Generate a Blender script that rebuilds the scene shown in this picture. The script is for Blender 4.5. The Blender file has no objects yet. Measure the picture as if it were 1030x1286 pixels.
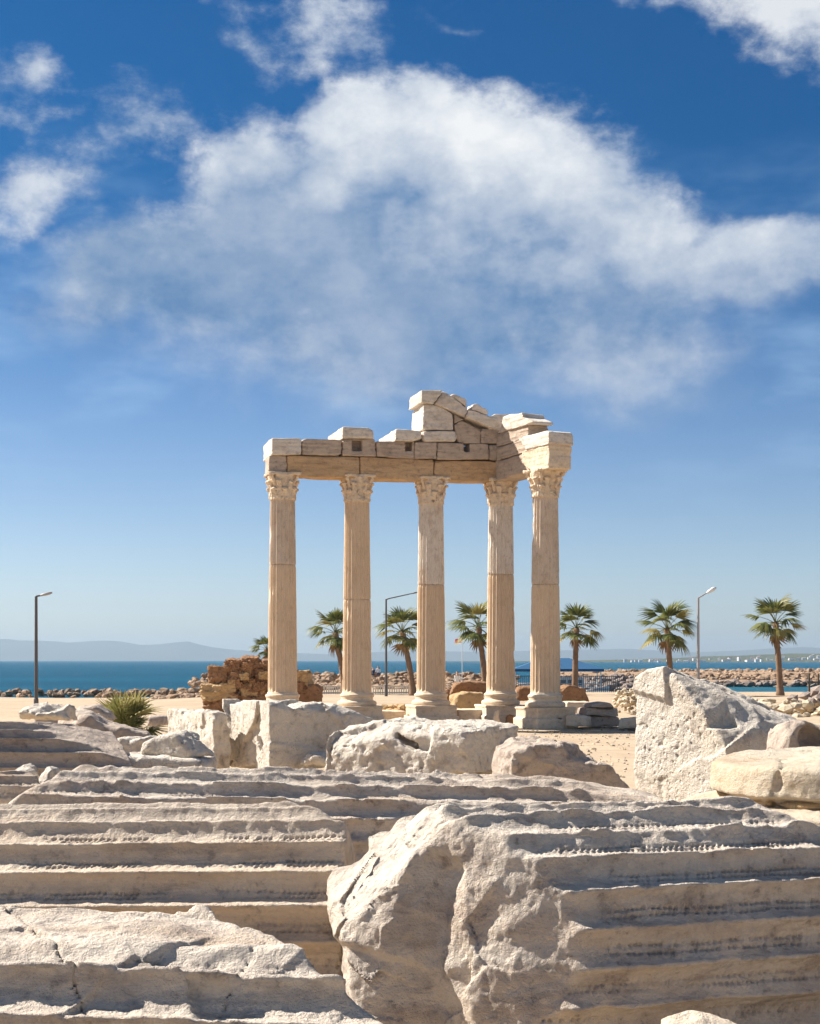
import bpy, math, random
import numpy as np
from mathutils import Vector, Matrix
R = math.radians
SC = bpy.context.scene
COL = SC.collection

# ------------------------------------------------------------------ camera, sky, sun, exposure
F = 2000.0                    # focal length in photo pixels (photo 1030 x 1286, horizon at y = 829)
KY = F/1600.0
CAMZ = 2.6
cam = bpy.data.cameras.new('camera'); camo = bpy.data.objects.new('camera', cam); COL.objects.link(camo)
camo.location = (0, 0, CAMZ); camo.rotation_euler = (R(90), 0, 0)
cam.sensor_width = 36; cam.lens = F/1286*36; cam.shift_y = 186/1286
cam.clip_start = 0.1; cam.clip_end = 40000
SC.camera = camo
SUN_AZ, SUN_EL = -68.0, 42.0   # degrees, azimuth clockwise from +Y (view direction)
SC.view_settings.view_transform = 'Standard'; SC.view_settings.look = 'None'
SC.view_settings.exposure = 1.12; SC.view_settings.gamma = 1.0
SC.view_settings.use_curve_mapping = False
SC.render.engine = 'CYCLES'
cy = SC.cycles
cy.use_denoising = True
cy.max_bounces = 6; cy.diffuse_bounces = 5; cy.glossy_bounces = 2; cy.transmission_bounces = 4
cy.volume_bounces = 0; cy.transparent_max_bounces = 8
cy.use_adaptive_sampling = True; cy.adaptive_threshold = 0.02

class X:                                   # tiny expression helper for shader nodes
    def __init__(s, nt, v): s.nt = nt; s.v = v
    def _m(s, op, *a, clamp=False):
        n = s.nt.nodes.new('ShaderNodeMath'); n.operation = op; n.use_clamp = clamp
        for i, q in enumerate((s,)+a):
            if isinstance(q, X): s.nt.links.new(q.v, n.inputs[i])
            else: n.inputs[i].default_value = q
        return X(s.nt, n.outputs[0])
    def __add__(s, o): return s._m('ADD', o)
    __radd__ = __add__
    def __sub__(s, o): return s._m('SUBTRACT', o)
    def __rsub__(s, o): return (s*-1.0)+o
    def __mul__(s, o): return s._m('MULTIPLY', o)
    __rmul__ = __mul__
    def __truediv__(s, o): return s._m('DIVIDE', o)
    def pw(s, o): return s._m('POWER', o)
    def mx(s, o): return s._m('MAXIMUM', o)
    def mn(s, o): return s._m('MINIMUM', o)
    def fract(s): return s._m('FRACT')
    def abs(s): return s._m('ABSOLUTE')
    def clamp(s): return s._m('ADD', 0.0, clamp=True)
    def step(s, a, b):                     # smoothstep
        n = s.nt.nodes.new('ShaderNodeMapRange'); n.interpolation_type = 'SMOOTHSTEP'
        s.nt.links.new(s.v, n.inputs[0])
        for i, q in ((1, a), (2, b)):
            if isinstance(q, X): s.nt.links.new(q.v, n.inputs[i])
            else: n.inputs[i].default_value = q
        return X(s.nt, n.outputs[0])

def setin(nt, sock, v):
    if isinstance(v, X): nt.links.new(v.v, sock)
    elif hasattr(v, 'links'): nt.links.new(v, sock)
    else: sock.default_value = v
def vec(nt, x, y, z=0.0):
    n = nt.nodes.new('ShaderNodeCombineXYZ')
    for i, q in enumerate((x, y, z)): setin(nt, n.inputs[i], q)
    return n.outputs[0]
def sep(nt, v):
    n = nt.nodes.new('ShaderNodeSeparateXYZ'); nt.links.new(v, n.inputs[0])
    return [X(nt, o) for o in n.outputs]
def noise(nt, v, scale, detail=4, rough=0.55, dist=0.0, kind='FBM', lac=2.0, dim='3D'):
    n = nt.nodes.new('ShaderNodeTexNoise'); n.noise_type = kind; n.noise_dimensions = dim
    if v is not None: nt.links.new(v, n.inputs['Vector'])
    n.inputs['Scale'].default_value = scale; n.inputs['Detail'].default_value = detail
    n.inputs['Roughness'].default_value = rough; n.inputs['Distortion'].default_value = dist
    n.inputs['Lacunarity'].default_value = lac
    return X(nt, n.outputs[0])
def voro(nt, v, scale, feat='F1', rand=1.0):
    n = nt.nodes.new('ShaderNodeTexVoronoi'); n.feature = feat
    if v is not None: nt.links.new(v, n.inputs['Vector'])
    n.inputs['Scale'].default_value = scale; n.inputs['Randomness'].default_value = rand
    return X(nt, n.outputs['Distance']), n
def mixc(nt, f, a, b, mode='MIX'):
    n = nt.nodes.new('ShaderNodeMix'); n.data_type = 'RGBA'; n.blend_type = mode; n.clamp_factor = True
    setin(nt, n.inputs[0], f)
    for i, q in ((6, a), (7, b)):
        if hasattr(q, 'links'): nt.links.new(q, n.inputs[i])
        else: n.inputs[i].default_value = (*q, 1.0)
    return n.outputs[2]
def vscale(nt, v, s):
    n = nt.nodes.new('ShaderNodeVectorMath'); n.operation = 'MULTIPLY'
    nt.links.new(v, n.inputs[0]); n.inputs[1].default_value = s
    return n.outputs[0]

def build_world():
    w = bpy.data.worlds.new('World'); SC.world = w; w.use_nodes = True
    nt = w.node_tree; nt.nodes.clear()
    out = nt.nodes.new('ShaderNodeOutputWorld'); bg = nt.nodes.new('ShaderNodeBackground')
    nt.links.new(bg.outputs[0], out.inputs[0]); bg.inputs[1].default_value = 0.05
    sky = nt.nodes.new('ShaderNodeTexSky'); sky.sky_type = 'NISHITA'; sky.sun_disc = False
    sky.sun_elevation = R(SUN_EL); sky.sun_rotation = R(SUN_AZ % 360)
    sky.air_density = 1.0; sky.dust_density = 0.6; sky.ozone_density = 2.2; sky.altitude = 0
    tc = nt.nodes.new('ShaderNodeTexCoord')
    d = sep(nt, tc.outputs['Generated'])
    az = d[0]._m('ARCTAN2', d[1])
    hz = (d[0]*d[0] + d[1]*d[1] + 1e-6)._m('SQRT')
    el = d[2]/hz
    # a richer blue higher up, paler towards the horizon
    grade = mixc(nt, el.step(0.0, 0.33), (0.86, 0.95, 1.20), (0.02, 0.345, 0.66))
    grade = mixc(nt, 1.0, grade, mixc(nt, el.step(0.0, 0.11), (1.20, 1.21, 1.20), (1.0, 1.0, 1.0)), 'MULTIPLY')
    base = mixc(nt, 1.0, sky.outputs[0], grade, 'MULTIPLY')
    # ---- clouds, laid out by compass direction and height above the horizon
    N2 = lambda x, y, sc, de, ro: noise(nt, vec(nt, x, y, 0.0), sc, de, ro, dim='2D')
    wx = N2(az, el*1.25, 6.0, 3, 0.55); wy = N2(az+7.3, el*1.25+2.1, 6.0, 3, 0.55)
    wa = az + (wx-0.5)*0.10; we = el + (wy-0.5)*0.08
    def blob(px, py, rx, ry, rot=0.0, k=1.0):
        cx, cz = (px-515)/F, (829-py)/F
        c, q = math.cos(R(rot)), math.sin(R(rot))
        ax, ay, bx, by = c*F/rx, q*F/rx, -q*F/ry, c*F/ry
        u = wa*ax + we*ay - (cx*ax+cz*ay); v = wa*bx + we*by - (cx*bx+cz*by)
        return k-(u*u + v*v)._m('SQRT')*k
    def join(bl, k):
        m = None
        for b in bl:
            q = blob(*b); m = q if m is None else m._m('SMOOTH_MAX', q, k)
        return m
    main = join(((545,230,230,165,0), (420,300,270,165,15), (740,300,240,135,-28), (960,345,190,62,0,.9), (315,230,120,110,30,.85),
                 (470,150,100,70,10,.9), (240,360,180,100,0,.9), (640,395,320,125,0), (430,420,230,80,0,.8)), 0.25)
    side = join(((1010,20,200,125,-25), (900,-40,200,80,-10), (165,180,120,60,12,.62), (10,130,60,65,40,.6), (40,255,140,55,10,.5),
                 (425,35,70,75,60,.42), (335,60,60,70,40,.32), (590,12,60,18,0,.4), (245,0,80,30,0,.35)), 0.2)
    # loose cloud over the rest of the sky, away from the group above
    far = ((az.abs()-0.02).step(0.32, 0.6)).mx(el.step(0.50, 0.8))
    gen = (N2(az, el*1.6+5.0, 2.3, 2, 0.5)-0.48)*2.6*far - (1.0-far)*1.0 - (0.12-el).step(0.0, 0.12)*1.0
    det = N2(az, el*1.25, 10.0, 6, 0.58)-0.5
    det2 = N2(az+3.0, el*1.4, 40.0, 5, 0.65)-0.5
    low = (0.30-el).step(0.0, 0.15)                 # the underside is soft, thin and bluish
    mden = main + low*0.26 + det*0.80 + det2*(0.42-low*0.2)
    mopa = mden.step(-0.04, low*0.55 + 0.34)*(1.0-low*0.22)
    sopa = (side + det*1.05 + det2*0.65 - 0.04).step(0.0, 0.60)*0.85
    gopa = (gen + det*0.8 + det2*0.3).step(0.0, 0.5)*0.85
    veil = (N2(az, el*2.6+9.0, 7.0, 4, 0.6)-0.46).step(0.0, 0.3)*(el-0.05).step(0.0, 0.13)*(0.36-el).step(0.0, 0.15)*0.34
    opa = mopa.mx(sopa).mx(gopa)
    # self-shading: thick towards the sun (upper left) = darker
    lit = N2(az-0.020, el*1.25+0.03, 10.0, 6, 0.58)-0.5
    grey = None
    for b in ((350,290,260,150,15,1.35), (540,385,380,95,-5,.9), (210,335,140,80,0,.5), (760,360,200,60,-10,.5)):
        q = blob(*b).mx(0.0); grey = q if grey is None else grey+q
    hi = blob(575,165,210,110,-15,1.0).mx(0.0)+blob(440,235,130,45,15,.7).mx(0.0)+blob(800,290,200,60,-25,.45).mx(0.0)+blob(1000,20,260,150,0,1.0).mx(0.0)+sopa*0.30
    sh = (det-lit)*1.15 + det2*0.35 + 0.40 + hi*0.60 - grey*0.34 - low*0.05
    sh = sh.mx(det*0.7 + det2*0.30 + 0.16)
    cc = mixc(nt, sh.clamp(), (1.2, 2.4, 4.4), (8.3, 8.5, 8.7))
    c1 = mixc(nt, veil, base, (4.2, 6.2, 8.6))
    c2 = mixc(nt, opa, c1, cc)
    nt.links.new(c2, bg.inputs[0])
    w.cycles.sampling_method = 'MANUAL'; w.cycles.sample_map_resolution = 512
build_world()
sl = bpy.data.lights.new('sun', 'SUN'); sl.energy = 5.0; sl.angle = R(0.53); sl.color = (1.0, 0.945, 0.87)
so = bpy.data.objects.new('sun', sl); COL.objects.link(so)
SD = Vector((math.sin(R(SUN_AZ))*math.cos(R(SUN_EL)), math.cos(R(SUN_AZ))*math.cos(R(SUN_EL)), math.sin(R(SUN_EL))))
so.rotation_euler = SD.to_track_quat('Z', 'Y').to_euler(); so.location = (-40, 20, 60)

# ------------------------------------------------------------------ helpers
def P(px, py, D):
    """photo pixel at nominal depth D -> world point (depth axis y = KY*D)"""
    y = KY*D
    return Vector(((px-515)/F*y, y, CAMZ-(py-829)/F*y))
def tag(o, label=None, cat=None, group=None, kind=None):
    if label: o['label'] = label
    if cat: o['category'] = cat
    if group: o['group'] = group
    if kind: o['kind'] = kind
    return o
def link(name, me, parent=None, loc=(0,0,0), rz=0.0, mat=None):
    o = bpy.data.objects.new(name, me); COL.objects.link(o)
    o.parent = parent; o.location = loc; o.rotation_euler = (0, 0, rz)
    if mat is not None and me is not None and not me.materials: me.materials.append(mat)
    return o
def empty(name, loc, rz=0.0, parent=None):
    o = bpy.data.objects.new(name, None); COL.objects.link(o); o.location = loc; o.rotation_euler = (0,0,rz); o.parent = parent
    o.empty_display_size = 0.3
    return o
def npmesh(name, V, Q, smooth=True, attrs=None):
    me = bpy.data.meshes.new(name); V = np.asarray(V, np.float32); Q = np.asarray(Q, np.int32); k = Q.shape[1]
    me.vertices.add(len(V)); me.vertices.foreach_set('co', V.ravel())
    me.loops.add(Q.size); me.loops.foreach_set('vertex_index', Q.ravel())
    me.polygons.add(len(Q)); me.polygons.foreach_set('loop_start', np.arange(0, Q.size, k, dtype=np.int32))
    try: me.polygons.foreach_set('loop_total', np.full(len(Q), k, np.int32))
    except Exception: pass
    me.polygons.foreach_set('use_smooth', np.full(len(Q), smooth, bool))
    for nm, (ty, dat) in (attrs or {}).items():
        a = me.attributes.new(nm, ty, 'POINT')
        a.data.foreach_set('vector' if ty == 'FLOAT_VECTOR' else 'value', np.asarray(dat, np.float32).ravel())
    me.update(calc_edges=True); me.validate()
    return me
def pymesh(name, V, Fc, smooth=False):
    me = bpy.data.meshes.new(name); me.from_pydata([tuple(v) for v in V], [], [tuple(f) for f in Fc])
    if smooth: me.polygons.foreach_set('use_smooth', [True]*len(me.polygons))
    me.update(); return me
class MB:                                  # collects simple solids into ONE mesh
    def __init__(s): s.v = []; s.f = []
    def add(s, V, Fc):
        o = len(s.v); s.v += [tuple(q) for q in V]; s.f += [tuple(i+o for i in q) for q in Fc]
    def box(s, c, d, rz=0.0, taper=1.0):
        V = []
        for z in (-1, 1):
            for x, y in ((-1,-1), (1,-1), (1,1), (-1,1)):
                t = taper if z > 0 else 1.0
                q = Vector((x*d[0]/2*t, y*d[1]/2*t, 0)); q.rotate(Matrix.Rotation(rz, 3, 'Z'))
                V.append((c[0]+q.x, c[1]+q.y, c[2]+z*d[2]/2))
        s.add(V, [(3,2,1,0), (4,5,6,7), (0,1,5,4), (1,2,6,5), (2,3,7,6), (3,0,4,7)])
    def tube(s, pts, rad, n=8, caps=True):
        pts = [Vector(p) for p in pts]; V = []; m = len(pts)
        if not hasattr(rad, '__len__'): rad = [rad]*m
        for i, p in enumerate(pts):
            t = (pts[min(i+1, m-1)]-pts[max(i-1, 0)]).normalized()
            a = t.orthogonal().normalized() if abs(t.z) < 0.99 else Vector((1,0,0)); b = t.cross(a)
            for k in range(n):
                g = 2*math.pi*k/n; V.append(p + (a*math.cos(g)+b*math.sin(g))*rad[i])
        Fc = [(i*n+k, i*n+(k+1)%n, (i+1)*n+(k+1)%n, (i+1)*n+k) for i in range(m-1) for k in range(n)]
        if caps: Fc += [tuple(range(n))[::-1], tuple(range((m-1)*n, m*n))]
        s.add(V, Fc)
    def mesh(s, name, smooth=False): return pymesh(name, s.v, s.f, smooth)
    def build(s, name, mat, parent=None, loc=(0,0,0), rz=0.0, smooth=False):
        return link(name, s.mesh(name, smooth), parent, loc, rz, mat)

# ---- numpy value noise
_T = np.random.RandomState(7).uniform(-1, 1, (64,64,64)).astype(np.float32).ravel()
def vnoise(x, y, z):
    xi = np.floor(x); yi = np.floor(y); zi = np.floor(z)
    fx = x-xi; fy = y-yi; fz = z-zi
    fx = fx*fx*(3-2*fx); fy = fy*fy*(3-2*fy); fz = fz*fz*(3-2*fz)
    xi = xi.astype(np.int32); yi = yi.astype(np.int32); zi = zi.astype(np.int32)
    X0 = (xi & 63) << 12; X1 = ((xi+1) & 63) << 12; Y0 = (yi & 63) << 6; Y1 = ((yi+1) & 63) << 6; Z0 = zi & 63; Z1 = (zi+1) & 63
    T = _T
    a = T[X0+Y0+Z0]; a = a+(T[X1+Y0+Z0]-a)*fx
    b = T[X0+Y1+Z0]; b = b+(T[X1+Y1+Z0]-b)*fx
    a = a+(b-a)*fy
    c = T[X0+Y0+Z1]; c = c+(T[X1+Y0+Z1]-c)*fx
    d = T[X0+Y1+Z1]; d = d+(T[X1+Y1+Z1]-d)*fx
    c = c+(d-c)*fy
    return a+(c-a)*fz
def fbm(x, y, z, f, oc=4, seed=0.0, rough=0.5):
    s = 0; a = 1.0; t = 0
    for i in range(oc):
        s = s+a*vnoise(x*f+seed*3.17+i*11.3, y*f+seed*1.31+i*5.7, z*f-seed*2.2+i*7.9); t += a; a *= rough; f *= 2.03
    return s/t
def ridged(x, y, z, f, oc=3, seed=0.0):
    s = 0; a = 1.0; t = 0
    for i in range(oc):
        s = s+a*(1-2*np.abs(vnoise(x*f+seed*3.17+i*11.3, y*f+seed*1.31+i*5.7, z*f-seed*2.2+i*7.9))); t += a; a *= 0.5; f *= 2.1
    return s/t

# ---- signed-distance stones, meshed with surface nets
def surface_nets(S, o, h):
    nx, ny, nz = S.shape; I = S < 0
    c = I[:-1,:-1,:-1].astype(np.int8)
    cnt = np.zeros((nx-1, ny-1, nz-1), np.int8)
    for a in (0,1):
        for b in (0,1):
            for d in (0,1): cnt += I[a:nx-1+a, b:ny-1+b, d:nz-1+d]
    act = (cnt > 0) & (cnt < 8)
    ci = np.argwhere(act)
    vid = np.full(act.shape, -1, np.int32); vid[act] = np.arange(len(ci))
    acc = np.zeros((len(ci), 3), np.float32); num = np.zeros(len(ci), np.float32)
    i, j, k = ci.T
    corner = {}
    for a in (0,1):
        for b in (0,1):
            for d in (0,1): corner[a,b,d] = S[i+a, j+b, k+d]
    for ax in range(3):
        for p in (0,1):
            for q in (0,1):
                A = [p,q]; A.insert(ax, 0); B = [p,q]; B.insert(ax, 1)
                va, vb = corner[tuple(A)], corner[tuple(B)]
                m = (va < 0) != (vb < 0)
                t = np.where(m, va/(va-vb+1e-12), 0)
                pt = np.zeros((len(ci), 3), np.float32); pt[:,:] = A; pt[:,ax] = t
                acc += pt*m[:,None]; num += m
    V = (ci+acc/num[:,None])*h+np.asarray(o)
    Q = []
    for ax in range(3):
        sl0 = [slice(None)]*3; sl1 = [slice(None)]*3
        sl0[ax] = slice(0, -1); sl1[ax] = slice(1, None)
        a = I[tuple(sl0)]; b = I[tuple(sl1)]
        e = np.argwhere(a != b); sg = a[tuple(e.T)]
        u, w = (ax+1) % 3, (ax+2) % 3
        ok = (e[:,u] > 0) & (e[:,w] > 0) & (e[:,u] < S.shape[u]-1) & (e[:,w] < S.shape[w]-1)
        e = e[ok]; sg = sg[ok]
        def cell(du, dw):
            g = e.copy(); g[:,u] += du; g[:,w] += dw; return vid[tuple(g.T)]
        q = np.stack([cell(-1,-1), cell(0,-1), cell(0,0), cell(-1,0)], 1)
        q[~sg] = q[~sg][:, ::-1]
        Q.append(q)
    return V.astype(np.float32), np.concatenate(Q)
def sdf_mesh(name, fn, lo, hi, h, fine=None, attrs=None, band=0.2):
    """fn(x, y, z, detail) -> signed distance; detail is only evaluated close to the surface"""
    lo = np.array(lo, float)-2*h; hi = np.array(hi, float)+2*h
    n = np.ceil((hi-lo)/h).astype(int)+1
    ax = [(lo[i]+np.arange(n[i])*h).astype(np.float32) for i in range(3)]
    f = 4                                                   # coarse pass first, then only the cells next to the surface
    nc = np.ceil((n-1)/f).astype(int)+1
    ac = [(lo[i]+np.arange(nc[i])*h*f).astype(np.float32) for i in range(3)]
    S = np.array(np.broadcast_to(fn(ac[0][:,None,None], ac[1][None,:,None], ac[2][None,None,:], False), nc), np.float32)
    i, j, k = np.nonzero(np.abs(S) < max(band, 6*h))
    S[i, j, k] = fn(ac[0][i], ac[1][j], ac[2][k], True)
    for a in range(3):
        S = np.moveaxis(S, a, 0); T = np.empty(((S.shape[0]-1)*f+1,)+S.shape[1:], np.float32)
        for q in range(f): T[q:-1:f] = S[:-1]*(1-q/f)+S[1:]*(q/f)
        T[-1] = S[-1]; S = np.moveaxis(T[:n[a]], 0, a)
    S = np.ascontiguousarray(S)
    i, j, k = np.nonzero(np.abs(S) < 5.5*h)
    S[i, j, k] = fn(ax[0][i], ax[1][j], ax[2][k], True)
    S[0] = S[-1] = 1; S[:,0] = S[:,-1] = 1; S[:,:,0] = S[:,:,-1] = 1
    V, Q = surface_nets(S, lo, h)
    if fine is not None:
        N = vnormals(V, Q); V = V + N*fine(V[:,0], V[:,1], V[:,2], N)[:,None]
    return npmesh(name, V, Q, True, attrs(V) if attrs else None)
def vnormals(V, Q):
    fn = np.cross(V[Q[:,2]]-V[Q[:,0]], V[Q[:,3]]-V[Q[:,1]])
    N = np.zeros_like(V)
    for c in range(3):
        N[:,c] = sum(np.bincount(Q[:,k], fn[:,c], len(V)) for k in range(4))
    return N/np.maximum(np.linalg.norm(N, axis=1, keepdims=True), 1e-9)
def facets(x, y, z, lo, hi, n, seed, k):
    """flat fracture planes: a cell pattern in which every cell is tilted its own way"""
    rng = np.random.RandomState(seed); S = rng.uniform(lo, hi, (n, 3)); D = rng.normal(size=(n, 3)); D /= np.linalg.norm(D, axis=1)[:,None]
    x = np.asarray(x, np.float32); best = np.full(x.shape, 1e9, np.float32); val = np.zeros(x.shape, np.float32)
    for c, d in zip(S.astype(np.float32), D.astype(np.float32)):
        dx, dy, dz = x-c[0], y-c[1], z-c[2]; r = dx*dx+dy*dy+dz*dz; m = r < best
        best = np.where(m, r, best); val = np.where(m, dx*d[0]+dy*d[1]+dz*d[2], val)
    return val*k
def smax(a, b, k):
    if k <= 0: return np.maximum(a, b)
    h = np.maximum(k-np.abs(a-b), 0)/k
    return np.maximum(a, b)+h*h*k*0.25
def smin(a, b, k): return -smax(-a, -b, k)
def poly2d(pts, x, z):
    pts = np.asarray(pts, np.float32); d = None; s = None
    for i in range(len(pts)):
        a = pts[i]; b = pts[i-1]
        ex, ez = b[0]-a[0], b[1]-a[1]; wx, wz = x-a[0], z-a[1]
        t = np.clip((wx*ex+wz*ez)/(ex*ex+ez*ez+1e-9), 0, 1)
        q = (wx-ex*t)**2+(wz-ez*t)**2
        d = q if d is None else np.minimum(d, q)
        c1 = z >= a[1]; c2 = z < b[1]; c3 = ex*wz > ez*wx
        fl = (c1 & c2 & c3) | (~c1 & ~c2 & ~c3)
        s = fl if s is None else s ^ fl
    return np.sqrt(d)*np.where(s, -1, 1)
def block_sdf(pts, y0, y1, rnd=0.02, rough=0.02, freq=2.0, seed=0, cuts=(), crough=0.05, strata=0.0, pits=0.0, extra=None, facet=0.0):
    """prism of an outline in x-z, from y0 to y1, with worn edges, chips and broken planes"""
    def fn(x, y, z, det):
        s = smax(poly2d(pts, x, z), np.maximum(y0-y, y-y1), rnd)
        cn = crough*fbm(x, y, z, 2.2/max(crough*8, 0.3), 4, seed+5)+crough*0.4*ridged(x, y, z, 5, 2, seed) if det and cuts else 0
        for n, p in cuts:
            pl = (x-p[0])*n[0]+(y-p[1])*n[1]+(z-p[2])*n[2]+cn
            s = smax(s, pl, rnd)
        if extra: s = extra(s, x, y, z, det)
        if det:
            s = s+rough*fbm(x, y, z, freq, 5, seed, 0.62)
            s = s+rough*0.25*ridged(x, y, z, freq*3.1, 3, seed+6)
            if facet:
                pa = np.asarray(pts); s = s+facets(x, y, z, (pa[:,0].min(), y0, pa[:,1].min()), (pa[:,0].max(), y1, pa[:,1].max()), 34, seed+40, facet)
            ch = fbm(x, y, z, freq*0.9, 3, seed+9)      # knocked-off edges
            s = s+np.clip(ch-0.15, 0, 1)*rough*1.5*np.clip(1+s/0.08, 0, 1)
            if strata: s = s+strata*vnoise(x*1.5+seed, y*1.5, z*22+seed)*1.0
            if pits: s = s+pits*np.clip(fbm(x, y, z, 16, 2, seed+2)-0.22, 0, 1)*3
        return s
    return fn
def chip_planes(pts, y0, y1, seed, n, a, b):
    rng = np.random.RandomState(seed*7+3); P_ = np.array([(u, y, z) for u, z in pts for y in (y0, y1)]); size = np.ptp(P_, axis=0).min(); out = []
    for k in range(n):
        d = rng.normal(size=3); d[2] = abs(d[2])*0.9-0.15; d /= np.linalg.norm(d); q = P_ @ d; i = int(q.argmax())
        out.append((d, P_[i]-d*rng.uniform(a, b)*size))
    return out
def drum_sdf(L0, L1, rad, nf=24, depth=0.056, cuts=(), seed=0, wear=0.5, crough=0.06, taper=0.0, phase=0.0, extra=None, cell=1.0, prof=1.0, chipk=1.0, pitk=1.0):
    """fluted column drum lying along local x"""
    def fn(x, y, z, det):
        r = np.hypot(y, z)+0*x
        R0 = rad+taper*x
        s = np.maximum(r-R0, np.maximum(L0-x, x-L1))
        if det:
            th = np.arctan2(z, y)
            sf = (th*nf/(2*np.pi)+phase); sf = sf-np.floor(sf)-0.5
            d = depth*(prof*np.sqrt(np.clip(1-(sf/0.45)**2, 0, 1))+(1-prof)*np.clip(0.5+0.5*np.cos(2*np.pi*sf), 0, 1)**0.62)
            wn = fbm(x, y, z, 1.7, 4, seed)                 # worn patches where the flutes are lost
            w2 = fbm(x, y, z, 6.0, 4, seed+3)
            lost = np.clip((wn*1.6+w2*0.5-0.75+wear)*1.4, 0, 1)
            d = np.maximum(d*(1-0.35*lost), lost*depth*(0.75+0.5*w2))
            w3 = fbm(x*1.0, y*2.5, z*2.5, 2.6, 4, seed+13, 0.6)
            d = d+chipk*(0.020*np.clip(w2+0.15, 0, 1)+0.030*np.clip(w3-0.05, 0, 1))*(1-d/depth)       # chipped arrises
            s = smax((r-(R0-d))*0.8+0.007*fbm(x, y, z, 12, 4, seed+1, 0.65), np.maximum(L0-x, x-L1)+0.02*fbm(x, y, z, 4, 4, seed+6), 0.015)
        cn = crough*(fbm(x, y, z, 2.4/cell, 3, seed+5, 0.4)+0.25*ridged(x, y, z, 3.5/cell, 2, seed))+0.014*fbm(x, y, z, 9, 5, seed+8, 0.68) if det and cuts else 0
        for n, p in cuts:
            pl = (x-p[0])*n[0]+(y-p[1])*n[1]+(z-p[2])*n[2]+cn
            s = smax(s, pl, 0.02)
        if extra: s = extra(s, x, y, z, det)
        return s
    def fine(x, y, z, N):                                   # rows of drilled pits along each flute
        th = np.arctan2(z, y); sf = (th*nf/(2*np.pi)+phase); k = np.floor(sf); sf = sf-k-0.5
        r = np.hypot(y, z); dd = depth*(prof*np.sqrt(np.clip(1-(sf/0.45)**2, 0, 1))+(1-prof)*np.clip(0.5+0.5*np.cos(2*np.pi*sf), 0, 1)**0.62)
        rr = np.clip(1.6-np.abs(r-(rad+taper*x)+dd)/0.012, 0, 1)*np.clip((N[:,1]*y+N[:,2]*z)/np.maximum(r, 1e-3)*3-0.6, 0, 1)
        out = 0
        for off, ph in ((0.0, 0.0), (0.17, 0.5)):
            off = off+0.05*vnoise(x*7+seed, k*1.3, k*0+off*9)
            g = x/0.025+k*0.37+ph+0.5*vnoise(x*9, k, k*0+seed)
            gy = (sf-off)*2*np.pi*rad/nf; gx = (g-np.floor(g)-0.5)*0.025+gy*0.5
            out = out-0.014*pitk*np.exp(-(gx**2+(gy*0.85)**2)/(0.0068**2))*(0.35+0.65*(vnoise(np.floor(g)*1.7, k*2.3+off, k*0+seed) > -0.35))
        keep = np.clip(fbm(x, y, z, 2.3, 3, seed+4)*2.5+0.65, 0, 1)
        return out*keep*rr + 0.005*fbm(x, y, z, 22, 4, seed)
    return fn, fine

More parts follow.
